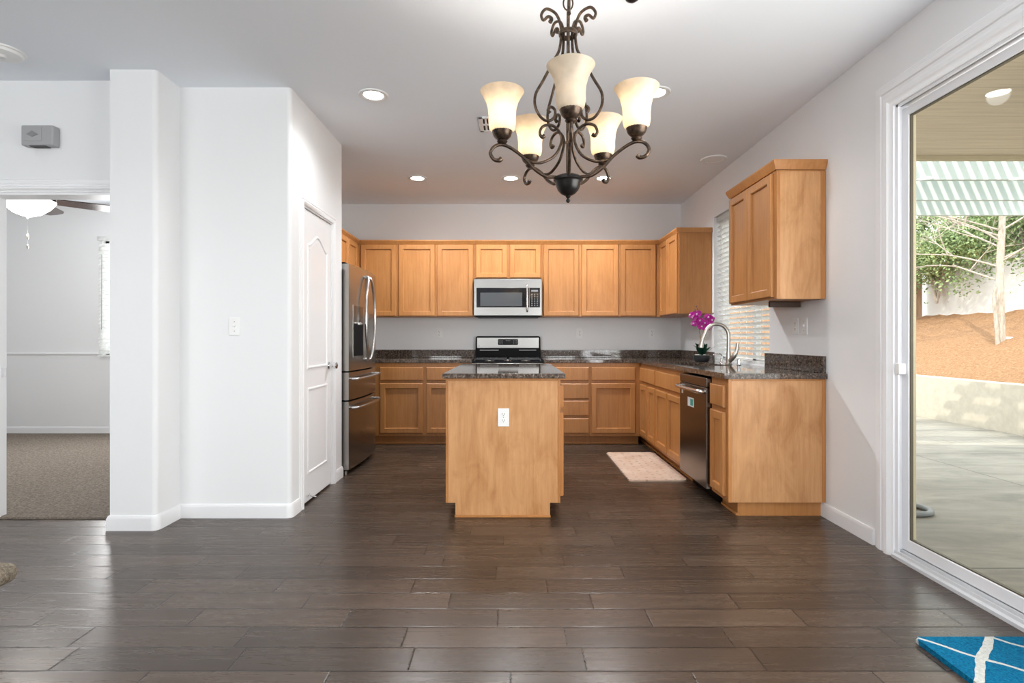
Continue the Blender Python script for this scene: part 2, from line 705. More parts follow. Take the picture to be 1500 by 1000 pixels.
def rnd_rect(x0, x1, y0, y1, corners, r=.028, n=6):
    """counter-clockwise rectangle; corners in {'sw','se','ne','nw'} are rounded"""
    pts = []
    for name, cx, cy, a0 in (('sw', x0, y0, 180), ('se', x1, y0, 270), ('ne', x1, y1, 0), ('nw', x0, y1, 90)):
        if name in corners:
            ox = cx + (r if 'w' in name else -r)
            oy = cy + (r if 's' in name else -r)
            for k in range(n + 1):
                a = R(a0 + 90 * k / n)
                pts.append((ox + r * math.cos(a), oy + r * math.sin(a)))
        else:
            pts.append((cx, cy))
    return pts


# floors
b = new_bm(); bx(b, -5.2, 2.10, -3.7, 6.75, -.12, 0)
struct('floor', b, M['floor'], 'dark brown wood-look plank tile floor', 'floor', smooth=False)
b = new_bm(); bx(b, -7.0, -2.2, 3.50, 6.75, -.11, .012)
struct('floor_bedroom', b, M['carpet'], 'brown carpet in the room behind the doorway', 'carpet', smooth=False)
# ceiling
b = new_bm(); bx(b, -7.1, 2.14, -3.7, 6.78, H, H + .15)
struct('ceiling', b, M['ceil'], 'white painted ceiling of the kitchen and dining area', 'ceiling', smooth=False)

# right wall with the slider opening and the window opening
SY0, SY1, SZ = .46, 2.895, 2.358
KY0, KY1, KZ0, KZ1 = 4.308, 5.487, .922, 2.345
b = new_bm()
OX = 2.10
bx(b, WX, OX, -3.7, SY0, 0, H)
bx(b, WX, OX, SY0, SY1, SZ, H)
bx(b, WX, OX, SY1, KY0, 0, H)
bx(b, WX, OX, KY0, KY1, 0, KZ0)
bx(b, WX, OX, KY0, KY1, KZ1, H)
bx(b, WX, OX, KY1, 6.75, 0, H)
struct('wall_right', b, M['wall'], 'white right wall with the sliding door and kitchen window', 'wall', smooth=False)
b = new_bm(); bx(b, LX - .13, WX, BY, BY + .13, 0, H)
struct('wall_back', b, M['wall'], 'white kitchen back wall above the cabinets and counter', 'wall', smooth=False)
b = new_bm(); bx(b, LX - .13, LX, 4.587, BY, 0, H)
struct('wall_kitchen_left', b, M['wall'], 'white kitchen left wall behind the refrigerator', 'wall', smooth=False)

# pantry block (rounded corner) with its door opening
PX = -1.41
PY0, PY1 = 3.526, 4.587
DY0, DY1, DZ = 3.715, 4.350, 2.05
b = new_bm()
prism(b, rnd_rect(LX - .13, PX, PY0, DY0, {'se'}), 0, H)
prism(b, rnd_rect(LX - .13, PX, DY1, PY1, {'ne'}, .012), 0, H)
bx(b, LX - .13, PX, DY0, DY1, DZ, H)
bx(b, LX - .13, LX, DY0, DY1, 0, DZ)
struct('wall_pantry', b, M['wall'], 'white pantry wall with rounded corner and light switch', 'wall', ang=50)
# column between doorway and pantry
b = new_bm()
prism(b, rnd_rect(-2.395, -2.118, 3.293, 3.60, {'se'}), 0, H)
struct('wall_column', b, M['wall'], 'white wall end projecting between the doorway and the pantry', 'wall', ang=50)
# wall with the bedroom doorway
BD0, BD1, BDZ = -3.27, -2.44, 2.05
b = new_bm()
bx(b, -7.1, BD0, 3.435, 3.56, 0, H)
bx(b, BD0, BD1, 3.435, 3.56, BDZ, H)
bx(b, BD1, -2.395, 3.435, 3.56, 0, H)
struct('wall_left', b, M['wall'], 'white wall above the bedroom doorway with the door chime', 'wall', smooth=False)
# living side walls behind the camera
b = new_bm(); bx(b, -5.2, -5.07, -3.7, 3.435, 0, H)
struct('wall_living_left', b, M['wall'], 'white far left wall of the dining area', 'wall', smooth=False)
b = new_bm()
bx(b, -5.07, -4.8, -3.7, -3.55, 0, H)
bx(b, 1.9, WX, -3.7, -3.55, 0, H)
bx(b, -1.5, 1.0, -3.7, -3.55, 0, H)
for xa, xb in ((-4.8, -1.5), (1.0, 1.9)):
    bx(b, xa, xb, -3.7, -3.55, 0, .92)
    bx(b, xa, xb, -3.7, -3.55, 2.42, H)
struct('wall_rear', b, M['wall'], 'white rear wall with added window openings', 'wall', smooth=False)
for nm, lb, xa, xb, bars in (('fill_window_wide', 'unseen wide window added in the rear wall for light', -4.8, -1.5, 3), ('fill_window_narrow', 'unseen narrow window added in the rear wall for light', 1.0, 1.9, 1)):  # unseen windows, added and placed to shape the room light
    w3 = thing(nm, lb, 'window', ((xa + xb) / 2, -3.62, .92))
    w3['kind'] = 'structure'
    hw_ = (xb - xa) / 2
    b = new_bm()
    for k in range(bars + 1):
        x = -hw_ + .03 + (2 * hw_ - .06) * k / bars
        bx(b, x - .03, x + .03, -.03, .03, .06, 1.44)
    bx(b, -hw_, hw_, -.03, .03, 0, .06); bx(b, -hw_, hw_, -.03, .03, 1.44, 1.5)
    obj('window_frame', b, M['trim'], w3, smooth=False)
    b = new_bm(); bx(b, -hw_ + .02, hw_ - .02, -.004, .004, .03, 1.47)
    obj('pane', b, M['glass'], w3, smooth=False)

# bedroom shell
b = new_bm()
WB0, WB1, WBZ0, WBZ1 = -4.92, -3.45, .93, 2.34
BBY = 6.64
bx(b, -7.0, WB0, BBY, BBY + .12, 0, H)
bx(b, WB1, LX - .13, BBY, BBY + .12, 0, H)
bx(b, WB0, WB1, BBY, BBY + .12, 0, WBZ0)
bx(b, WB0, WB1, BBY, BBY + .12, WBZ1, H)
struct('wall_bedroom_back', b, M['wall'], 'white far wall of the room behind the doorway', 'wall', smooth=False)
b = new_bm(); bx(b, -7.1, -7.0, 3.56, BBY + .12, 0, H)
struct('wall_bedroom_left', b, M['wall'], 'white left wall of the room behind the doorway', 'wall', smooth=False)


# baseboards -------------------------------------------------------
def base_profile(bm, path, h=.088, t=.014):
    """sweep a baseboard section along a floor path; the room lies to the right of the path's direction"""
    sec = [(0, 0), (t, 0), (t, h * .78), (t * .45, h), (0, h)]
    P = [Vector((x, y, 0)) for x, y in path]
    n = len(P)
    rings = []
    for i in range(n):
        d0 = (P[i] - P[i - 1]).normalized() if i > 0 else None
        d1 = (P[i + 1] - P[i]).normalized() if i < n - 1 else None
        if d0 is None:
            d0 = d1
        if d1 is None:
            d1 = d0
        n0 = Vector((d0.y, -d0.x, 0)); n1 = Vector((d1.y, -d1.x, 0))
        nn = (n0 + n1)
        nn = nn / max(nn.dot(n0), .2)
        rings.append([bm.verts.new(P[i] + nn * o + Vector((0, 0, z))) for o, z in sec])
    for a, c in zip(rings, rings[1:]):
        for k in range(len(sec)):
            bm.faces.new((a[k], a[(k + 1) % len(sec)], c[(k + 1) % len(sec)], c[k]))
    bm.faces.new(rings[0]); bm.faces.new(rings[-1])


def arc(cx, cy, r, a0, a1, n=6):
    return [(cx + r * math.cos(R(a0 + (a1 - a0) * k / n)), cy + r * math.sin(R(a0 + (a1 - a0) * k / n))) for k in range(n + 1)]


rr = .028
b = new_bm()
base_profile(b, [(-2.395, 3.43), (-2.395, 3.293)] + arc(-2.118 - rr, 3.293 + rr, rr, 270, 360) + [(-2.118, PY0)] + arc(PX - rr, PY0 + rr, rr, 270, 360) + [(PX, DY0 - .058)])
struct('baseboard_left', b, M['trim'], 'white baseboard around the wall end and the pantry corner', 'baseboard', ang=30)
b = new_bm()
base_profile(b, [(PX, DY1 + .058), (PX, PY1 - .014)] + [(PX - .012, PY1)] + [(PX - .06, PY1)])
struct('baseboard_pantry', b, M['trim'], 'short white baseboard between pantry door and refrigerator', 'baseboard', ang=30)
b = new_bm()
base_profile(b, [(WX, EY + .05), (WX, 3.056)])
bmesh.ops.reverse_faces(b, faces=b.faces)
ob = struct('baseboard_right', b, M['trim'], 'white baseboard between the cabinet end and the sliding door', 'baseboard', ang=30)
b = new_bm()
base_profile(b, [(-7.0, BBY), (LX - .13, BBY)], .088, .014)
struct('baseboard_back', b, M['trim'], 'white baseboard along the far bedroom wall above the carpet', 'baseboard', ang=30)
b = new_bm()
bx(b, -7.0, WB0 - .022, BBY - .018, BBY, .955, .978, .004)
struct('trim_1', b, M['trim'], 'thin white chair rail across the bedroom wall', 'trim')

# bedroom doorway jamb, strike plate
b = new_bm()
bx(b, BD0 + .0002, BD0 + .016, 3.4352, 3.5598, 0, BDZ - .0002)
bx(b, BD0 + .0161, BD1, 3.4352, 3.5598, BDZ - .016, BDZ - .0002)
bx(b, BD0 + .016, BD0 + .028, 3.475, 3.51, 0, BDZ - .016)
dj = struct('trim_3', b, M['trim'], 'white door jamb at the left edge of the bedroom doorway', 'trim', smooth=False)
b = new_bm(); bx(b, BD0 + .0155, BD0 + .0185, 3.518, 3.556, .895, .955, .001)
obj('strike_plate', b, M['chrome'], dj)

# bedroom window with blinds
w2 = thing('window_2', 'white bedroom window seen past the wall end', 'window', ((WB0 + WB1) / 2, BBY, WBZ0)); w2['kind'] = 'structure'
hw = (WB1 - WB0) / 2; hh = WBZ1 - WBZ0
b = new_bm()
bx(b, -hw, -hw + .04, .06, .10, 0, hh); bx(b, hw - .04, hw, .06, .10, 0, hh)
bx(b, -hw, hw, .06, .10, 0, .04); bx(b, -hw, hw, .06, .10, hh - .04, hh); bx(b, -.02, .02, .06, .10, 0, hh)
obj('window_frame', b, M['trim'], w2, smooth=False)
b = new_bm(); bx(b, -hw + .02, hw - .02, .078, .082, .02, hh - .02)
obj('pane', b, M['glass'], w2, smooth=False)
b = new_bm(); bx(b, -hw + .001, hw - .001, .002, .055, .0005, .012, .003)
obj('window_sill', b, M['trim'], w2)


def blind(name, label, loc, rz, wd, ht, tilt, pitch=.044):
    t = thing(name, label, 'window blind', loc, rz)
    bb = new_bm(); bx(bb, 0, wd, -.025, .025, ht - .05, ht, .004)
    obj('headrail', bb, M['blind'], t)
    bb = new_bm()
    z = .05
    ca, sa = math.cos(tilt) * .024, math.sin(tilt) * .024
    while z < ht - .06:
        pts = [(-ca, z - sa), (0, z + .003), (ca, z + sa)]
        lo = [bb.verts.new((.004, y, zz)) for y, zz in pts] + [bb.verts.new((.004, y, zz + .0028)) for y, zz in reversed(pts)]
        hi = [bb.verts.new((wd - .004, v.co.y, v.co.z)) for v in lo]
        for k in range(6):
            bb.faces.new((lo[k], lo[(k + 1) % 6], hi[(k + 1) % 6], hi[k]))
        bb.faces.new(lo); bb.faces.new(hi)
        z += pitch
    obj('slats', bb, M['blind'], t)
    bb = new_bm(); bx(bb, 0, wd, -.024, .024, 0, .018, .004)
    obj('bottom_rail', bb, M['blind'], t)
    bb = new_bm()
    for fx_ in (.12, .5, .88):
        for yy in (-.026, .026):
            tube(bb, [(wd * fx_, yy, .01), (wd * fx_, yy, ht - .05)], .0013, 5)
    obj('ladder_cord', bb, M['blind'], t)
    return t


bl = blind('window_blind', 'bright white blind at the bedroom window edge', (WB0 - .02, BBY - .032, WBZ0 + .003), 0, WB1 - WB0 + .04, hh + .02, R(55))
b = new_bm()
tube(b, [(.06, -.03, hh - .2), (.06, -.034, .32)], .004, 6)
obj('tilt_wand', b, M['grey'], bl)

# kitchen window
w1 = thing('window_1', 'kitchen window over the sink with white blind', 'window', (WX + .09, KY0, KZ0)); w1['kind'] = 'structure'
kw, kh = KY1 - KY0, KZ1 - KZ0
b = new_bm()
for y0, y1 in ((0, .045), (kw - .045, kw), (kw * .40 - .03, kw * .40 + .03)):
    bx(b, 0, .045, y0, y1, 0, kh)
bx(b, 0, .045, 0, kw, 0, .045); bx(b, 0, .045, 0, kw, kh - .045, kh)
obj('window_frame', b, M['trim'], w1, smooth=False)
b = new_bm(); bx(b, .02, .024, .02, kw - .02, .02, kh - .02)
obj('pane', b, M['glass'], w1, smooth=False)
b = new_bm(); bx(b, -.084, 0, .001, kw - .001, .0, .012, .003)
obj('window_sill', b, M['trim'], w1)
blind('window_blind', 'white slatted blind in the kitchen window over the sink', (WX + .045, KY1 - .012, KZ0 + .016), -PI / 2, kw - .024, kh - .022, R(-33), .046)

# sliding glass door -------------------------------------------------
d2 = thing('door_2', 'white framed sliding glass door to the patio', 'door', (WX, SY1, 0)); d2['kind'] = 'structure'
SW = SY1 - SY0
b = new_bm()       # outer frame: jambs and head with a room-side lip
for sg, yb in ((-1, 0), (1, -SW)):
    q = [(0.0, 0), (0.0, sg * .022), (.010, sg * .022), (.010, sg * .008), (.095, sg * .008), (.095, 0)]
    prism(b, [(x, yb + y) for x, y in q], .018, SZ - .0005)
q = [(0.0, SZ - .001), (0.0, SZ - .014), (.010, SZ - .014), (.010, SZ - .006), (.095, SZ - .006), (.095, SZ - .001)]
prism(b, [(-SW + .009 + 0 * x, z) for x, z in q][:0] or [(x, z) for x, z in q], -SW + .0085, -.0085, 'XZ')
obj('door_frame', b, M['aluw'], d2, smooth=False)
b = new_bm()
for sg, yb in ((-1, 0), (1, -SW)):
    ya, yc = sorted((yb + sg * .0082, yb + sg * .022))
    bx(b, .066, .0949, ya, yc, .045, SZ - .007)
obj('outer_jamb', b, M['tanf'], d2, smooth=False)
b = new_bm()
bx(b, .011, .030, -SW + .009, -.009, SZ - .0085, SZ - .0062)
obj('head_track', b, M['alud'], d2, smooth=False)
b = new_bm()
prism(b, [(-.02, 0), (-.02, .016), (-.006, .022), (-.004, .036), (.006, .036), (.008, .020), (.022, .020), (.024, .043), (.030, .043), (.032, .020), (.060, .020), (.062, .043), (.068, .043), (.070, .018), (.095, .014), (.095, 0)], -SW + .0005, -.0005, 'XZ')
obj('sill_track', b, M['alu'], d2, smooth=False)


def slider_panel(y0, y1, x0, name):
    st, tk = .047, .028
    p = new_bm()
    zb, zt = .0455, SZ - .024
    outer = [(y0, zb), (y1, zb), (y1, zt), (y0, zt)]
    inner = [(y0 + st, .106), (y1 - st, .106), (y1 - st, SZ - .068), (y0 + st, SZ - .068)]
    rings = []
    for pts, dx in ((outer, tk), (outer, .003), ([(a + (.003 if a == y0 else -.003), c + (.003 if c == zb else -.003)) for a, c in outer], 0), ([(a - (.003 if a < (y0 + y1) / 2 else -.003), c - (.003 if c < 1 else -.003)) for a, c in inner], 0), (inner, .003), (inner, tk)):
        rings.append([p.verts.new((x0 + dx, a, c)) for a, c in pts])
    for a, c in zip(rings, rings[1:] + rings[:1]):
        for k in range(4):
            p.faces.new((a[k], a[(k + 1) % 4], c[(k + 1) % 4], c[k]))
    o = obj(name, p, M['aluw'], d2, smooth=False)
    p = new_bm()
    g0, g1, gz0, gz1, gw = y0 + st + .0003, y1 - st - .0003, .1063, SZ - .0683, .006
    r1 = [[p.verts.new((x, a, c)) for a, c in pts] for pts in ([(g0, gz0), (g1, gz0), (g1, gz1), (g0, gz1)], [(g0 + gw, gz0 + gw), (g1 - gw, gz0 + gw), (g1 - gw, gz1 - gw), (g0 + gw, gz1 - gw)]) for x in (x0 + .006, x0 + .022)]
    for i, j in ((0, 1), (1, 3), (3, 2), (2, 0)):
        for k in range(4):
            p.faces.new((r1[i][k], r1[i][(k + 1) % 4], r1[j][(k + 1) % 4], r1[j][k]))
    obj('gasket', p, M['bronzef'], o, smooth=False)
    p = new_bm(); bx(p, x0 + .012, x0 + .016, g0 + gw - .001, g1 - gw + .001, gz0 + gw - .001, gz1 - gw + .001)
    obj('pane', p, M['glass'], o, smooth=False)
    return o


slider_panel(-SW / 2 - .03, -.0085, .031, 'door_panel')
slider_panel(-SW + .0085, -SW / 2 + .03, .0655, 'door_panel')
b = new_bm(); bx(b, -.006, .0305, -.040, -.006, .955, 1.012, .004)
obj('latch', b, M['white'], d2)


def casing(bm, u0, u1, zt, prof, f):
    """mitred casing round an opening; prof = [(distance from the opening, thickness), ...]; f maps (u, z, t) to xyz"""
    pr = [(prof[0][0], 0)] + prof + [(prof[-1][0], 0)]
    rings = []
    for node in range(4):
        ring = []
        for a, t in pr:
            u = u0 - a if node < 2 else u1 + a
            z = 0 if node in (0, 3) else zt + a
            ring.append(bm.verts.new(f(u, z, t)))
        rings.append(ring)
    n = len(pr)
    for a, c in zip(rings, rings[1:]):
        for k in range(n):
            bm.faces.new((a[k], a[(k + 1) % n], c[(k + 1) % n], c[k]))
    bm.faces.new(rings[0]); bm.faces.new(rings[-1])


PROF = [(0, .010), (.10, .013), (.22, .024), (.36, .026), (.46, .015), (.58, .014), (.62, .019), (.76, .019), (.80, .013), (.94, .012), (1, .005)]
b = new_bm()
casing(b, SY0, SY1, SZ, [(a * .145, t) for a, t in PROF], lambda u, z, t: (WX - t, u, z))
struct('trim_4', b, M['trim'], 'white moulded casing around the sliding door', 'trim', ang=25)

b = new_bm()
casing(b, BD0, -2.47, BDZ, [(a * .08, t * .8) for a, t in PROF], lambda u, z, t: (u, 3.435 - t, z))
struct('trim_2', b, M['trim'], 'white door casing around the bedroom doorway', 'trim', ang=25)

# pantry door ---------------------------------------------------------
d1 = thing('door_1', 'white two panel pantry door with arched upper panel', 'door', (PX, DY0, 0)); d1['kind'] = 'structure'
DW = DY1 - DY0
b = new_bm()
casing(b, .004, DW - .004, DZ - .004, [(a * .058, t * .75) for a, t in PROF], lambda u, z, t: (t, u, z))
bx(b, -.10, -.0005, .0002, .014, 0, DZ - .0002); bx(b, -.10, -.0005, DW - .014, DW - .0002, 0, DZ - .0002); bx(b, -.10, -.0005, .0141, DW - .0141, DZ - .014, DZ - .0002)
obj('door_casing', b, M['trim'], d1)
dl = new_bm()
y0, y1, z0, z1 = .017, DW - .017, .014, DZ - .018
bx(dl, -.045, -.008, y0, y1, z0, z1, .002)
leaf = obj('door_leaf', dl, M['doorw'], d1)


def panel_outline(ya, yb, za, zb, arch):
    pts = [(ya, za), (yb, za), (yb, zb)]
    if arch:
        n = 14
        for k in range(1, n):
            t = k / n
            y = yb + (ya - yb) * t
            s = .5 - .5 * math.cos(2 * PI * t)
            pts.append((y, zb + arch * s))
    pts.append((ya, zb))
    return pts


def inset_poly(pts, d):
    n = len(pts); out = []
    for i in range(n):
        p0, p1, p2 = Vector(pts[i - 1]), Vector(pts[i]), Vector(pts[(i + 1) % n])
        e0, e1 = (p1 - p0).normalized(), (p2 - p1).normalized()
        n0, n1 = Vector((-e0.y, e0.x)), Vector((-e1.y, e1.x))
        nn = n0 + n1
        nn = nn / max(nn.dot(n0), .3)
        out.append(tuple(p1 + nn * d))
    return out


def moulded(bm, pts, x):
    """moulding ring and raised field on a flat door leaf"""
    loops = []
    for d, h in ((0, 0), (.006, .006), (.014, .007), (.020, -.0005), (.028, -.0005), (.050, .006)):
        q = inset_poly(pts, d)
        loops.append([bm.verts.new((x + h, a, c)) for a, c in q])
    n = len(pts)
    for a, c in zip(loops, loops[1:]):
        for k in range(n):
            bm.faces.new((a[k], a[(k + 1) % n], c[(k + 1) % n], c[k]))
    bm.faces.new(loops[-1])


for za, zb, ar in ((.20, .80, 0), (.93, 1.80, .085)):
    b = new_bm(); moulded(b, panel_outline(y0 + .095, y1 - .095, za, zb, ar), -.008)
    obj('panel', b, M['doorw'], leaf, ang=25)
for zz in (.25, 1.02, 1.76):
    b = new_bm(); tube(b, [(.001, y0 - .001, zz - .045), (.001, y0 - .001, zz + .045)], .0075, 8)
    bx(b, -.007, -.0045, y0, y0 + .012, zz - .045, zz + .045)
    obj('hinge', b, M['nickel'], d1)
b = new_bm()
lathe(b, [(.030, 0), (.030, .006), (.012, .010), (.011, .030), (.022, .038), (.028, .052), (.024, .066), (.008, .071)], 20, (-.008, y1 - .062, .935), 'X')
obj('door_knob', b, M['chrome'], leaf)
b = new_bm()
bx(b, -.008, .003, y0 + .085, y0 + .115, .055, .065, .001)
tube(b, [(.0, y0 + .10, .06), (.055, y0 + .10, .045)], .006, 8)
obj('door_stop', b, M['chrome'], leaf)

# ================================================================ CEILING FITTINGS
def recessed_light(label, loc):   # kitchen fitting; the copies behind the camera are added fill
    t = thing('recessed_light', label, 'recessed light', loc, group='recessed ceiling lights')
    b = new_bm()
    lathe(b, [(.062, -.002), (.066, -.006), (.090, -.009), (.096, -.004), (.096, 0)], 32, cap=False)
    obj('trim_ring', b, M['white'], t)
    b = new_bm(); lathe(b, [(.0, -.003), (.064, -.003), (.064, 0)], 32, cap=False)
    obj('lens', b, M['lens'], t)
    d = bpy.data.lights.new('recessed_lamp', 'SPOT')
    d.energy = CAN_W * 1.9
    d.spot_size = R(150); d.spot_blend = .6; d.shadow_soft_size = .06; d.color = (.94, .975, 1)
    o = bpy.data.objects.new('recessed_lamp', d); o.location = (0, 0, -.02); C.objects.link(o); o.parent = t
    return t


r0 = recessed_light('large recessed ceiling light left of the chandelier', (-.911, 3.635, H))
for lb, lc in (('recessed ceiling light just right of the right lit chandelier shade', (.935, 3.60, H)),
               ('leftmost recessed light in the far row of three over the kitchen', (-.942, 5.51, H)),
               ('middle recessed light in the far row of three over the kitchen', (-.012, 5.51, H)),
               ('rightmost recessed light in the far row, behind the chandelier arm', (.912, 5.51, H))):
    c_ = copy_thing(r0, lb, lc)
    if lc[1] > 5:
        for ch in c_.children:
            if ch.type == 'LIGHT':
                ch.data = ch.data.copy()
                ch.data.energy = CAN_W * 6.0
for lc in ((-.95, .9, H), (.95, .9, H), (-2.6, 1.6, H), (-2.6, -1.2, H), (0, -1.2, H)):  # unseen fill lamps added to brighten the room
    c_ = copy_thing(r0, 'unseen recessed ceiling light added as fill behind the camera', lc)
    for ch in c_.children:
        if ch.type == 'LIGHT':
            ch.data = ch.data.copy()
            ch.data.energy = CAN_W * 1.8

# vent register
v = thing('ceiling_vent', 'white louvred air vent in the ceiling behind the left chandelier shade', 'air vent', (-.245, 3.99 + .14, H))
b = new_bm()
bx(b, 0, .30, -.14, -.115, -.008, 0, .002); bx(b, 0, .30, .115, .14, -.008, 0, .002)
bx(b, 0, .03, -.14, .14, -.008, 0, .002); bx(b, .27, .30, -.14, .14, -.008, 0, .002)
bx(b, .03, .27, -.012, .012, -.007, 0)
obj('frame', b, M['white'], v)
b = new_bm(); bx(b, .02, .28, -.12, .12, -.0015, -.0005)
obj('duct_opening', b, M['darkslot'], v, smooth=False)
b = new_bm()
for k in range(9):
    x = .045 + k * .0265
    for ya, yb in ((-.115, -.012), (.012, .115)):
        q = [b.verts.new(p) for p in ((x, ya, -.007), (x + .013, ya, -.001), (x + .013, yb, -.001), (x, yb, -.007))]
        b.faces.new(q)
        q2 = [b.verts.new((p.co.x + .002, p.co.y, p.co.z)) for p in q]
        b.faces.new(q2)
obj('louvres', b, M['white'], v)

b = new_bm(); lathe(b, [(.0, -.010), (.060, -.010), (.066, -.006), (.080, -.006), (.086, -.012), (.108, -.010), (.112, 0)], 40, (1.797, 4.925, H), cap=False)
tag(obj('ceiling_speaker', b, M['white']), 'round white ceiling disc near the right wall', 'ceiling speaker')
t = thing('smoke_detector', 'round white smoke detector on the ceiling at the left edge', 'smoke detector', (-2.845, 3.08, H))
b = new_bm(); lathe(b, [(.0, -.030), (.070, -.030), (.092, -.024), (.098, -.010), (.108, -.008), (.110, 0)], 36, cap=False)
obj('housing', b, M['white'], t)
b = new_bm(); lathe(b, [(.0, -.046), (.020, -.044), (.024, -.030)], 20, (.01, -.01, 0), cap=False)
obj('sensor', b, M['offwhite'], t)
b = new_bm(); lathe(b, [(.0, -.022), (.012, -.022), (.030, -.010), (.034, 0)], 24, (.565, 2.598, H), cap=False)
tag(obj('ceiling_hook', b, M['bronze_dk']), 'small dark round hook plate on the ceiling at the top edge', 'hook')

# door chime on the left wall
t = thing('door_chime', 'small grey door chime box on the wall above the doorway', 'door chime', (-2.905, 3.435, 2.385))
b = new_bm(); bx(b, -.098, .098, -.055, 0, -.062, .062, .008, 3)
obj('housing', b, M['grey'], t)
b = new_bm(); bx(b, -.082, .030, -.058, -.053, -.036, .050, .002)
obj('cover_plate', b, M['grey'], t)
b = new_bm()
q = [(-.062, .004), (-.026, .026), (.012, .004), (-.026, -.012)]
prism(b, q, -.0605, -.057, 'XZ')
obj('emblem', b, M['mark'], t)
b = new_bm(); bx(b, -.05, .05, -.05, -.01, -.066, -.0615)
obj('grille', b, M['darkslot'], t)


# ================================================================ CABINETS
FR = M['maple']


def front_panel(bm, x0, x1, z0, z1, rail=.056, th=.023, raised=False):
    """cabinet front in the local XZ plane, outside facing -Y"""
    prof = [(0, 0), (0, -th + .006), (.006, -th)]
    if rail:
        prof += [(rail - .006, -th), (rail, -th + .004), (rail + .002, -th + .014)]
    else:
        prof += [(.010, -th)]
    loops = []
    for d, y in prof:
        loops.append([bm.verts.new(p) for p in ((x0 + d, y, z0 + d), (x1 - d, y, z0 + d), (x1 - d, y, z1 - d), (x0 + d, y, z1 - d))])
    bm.faces.new(loops[0])
    for a, c in zip(loops, loops[1:]):
        for k in range(4):
            bm.faces.new((a[k], a[(k + 1) % 4], c[(k + 1) % 4], c[k]))
    bm.faces.new(loops[-1])
    return bm


def cabinet(name, label, loc, rz, wd, dp, z0, z1, fronts, group, toe=None, crown=None, side=None, cat='cabinet', crown_ends=(0, 0), hollow=None):
    t = thing(name, label, cat, loc, rz, group)
    b = new_bm()
    if hollow:
        bx(b, 0, wd, 0, dp, z0, hollow); bx(b, 0, wd, 0, .03, hollow + .0005, z1)
        bx(b, 0, .03, .0305, dp, hollow + .0005, z1); bx(b, wd - .03, wd, .0305, dp, hollow + .0005, z1)
    else:
        bx(b, 0, wd, 0, dp, z0, z1, .0015, 1)
    obj('body', b, FR, t)
    for kind, x0, x1, a, c in fronts:
        b = new_bm()
        front_panel(b, x0, x1, a, c, .056 if kind == 'door' else 0)
        obj(kind, b, FR, t, loc=(0, -.0005, 0), ang=25)
    if toe:
        b = new_bm()
        bx(b, toe[0], toe[1], .075, dp, 0, z0)
        bx(b, toe[0], toe[1], .063, .075, 0, .016, .003)
        obj('toe_kick', b, FR, t)
    if crown:
        b = new_bm()
        e0, e1 = crown_ends
        prof = [(-.002, crown[0]), (-.010, crown[0]), (-.030, crown[1] - .014), (-.030, crown[1]), (dp, crown[1]), (dp, crown[0])]
        lo = [b.verts.new((0 - (e0 if y < 0 else 0) * (-y / .03), y, z)) for y, z in prof]
        hi = [b.verts.new((wd + (e1 if y < 0 else 0) * (-y / .03), y, z)) for y, z in prof]
        n = len(prof)
        for k in range(n):
            b.faces.new((lo[k], lo[(k + 1) % n], hi[(k + 1) % n], hi[k]))
        b.faces.new(lo); b.faces.new(hi)
        for ex, sgn in ((e0, -1), (e1, 1)):
            if ex > 0:
                xs = 0 if sgn < 0 else wd
                pr = [(0, crown[0]), (.010, crown[0]), (ex, crown[1] - .014), (ex, crown[1]), (0, crown[1])]
                q0 = [b.verts.new((xs + sgn * o, -.03 * (o / ex), z)) for o, z in pr]
                q1 = [b.verts.new((xs + sgn * o, dp, z)) for o, z in pr]
                for k in range(5):
                    b.faces.new((q0[k], q0[(k + 1) % 5], q1[(k + 1) % 5], q1[k]))
                b.faces.new(q0); b.faces.new(q1)
        obj('crown_molding', b, FR, t, ang=25)
    return t


UZ0, UZ1, CZ = 1.393, 2.212, 2.255
UD = .328
UY = BY - UD - .001
GU = 'upper wall cabinets'
dz = (1.399, 2.204)


def up(label, X0, X1, doors, z0=UZ0, group=GU, dzz=None, ends=(0, 0)):
    d = dzz or dz
    return cabinet('wall_cabinet', label, (X0 + .0005, UY, 0), 0, X1 - X0 - .001, UD, z0, UZ1, [('door', a - X0, c - X0, d[0], d[1]) for a, c in doors], group, crown=(UZ1 - .004, CZ), crown_ends=ends)


up('maple wall cabinet in the left corner, single door above the refrigerator side', LX + .002, -1.292, [(-1.704, -1.305)])
up('maple wall cabinet with two doors just left of the microwave', -1.292, -.424, [(-1.278, -.867), (-.844, -.437)])
up('short maple wall cabinet with two small doors directly above the microwave', -.424, .337, [(-.407, -.054), (-.027, .322)], 1.822, dzz=(1.828, 2.204))
up('maple wall cabinet with two doors just right of the microwave', .337, 1.208, [(.353, .752), (.783, 1.197)])
up('maple wall cabinet in the right corner, single door facing the room', 1.208, WX - .002, [(1.220, 1.620)])
# right wall, far (beside the window): local x runs towards the camera
cabinet('wall_cabinet', 'maple wall cabinet on the right wall beside the window, above the orchid', (WX - UD - .002, UY - .002, 0), -PI / 2, UY - 5.54, UD, UZ0, UZ1,
        [('door', .03, .335, *dz), ('door', .345, .675, *dz)], GU, crown=(UZ1 - .004, CZ), crown_ends=(0, .012))
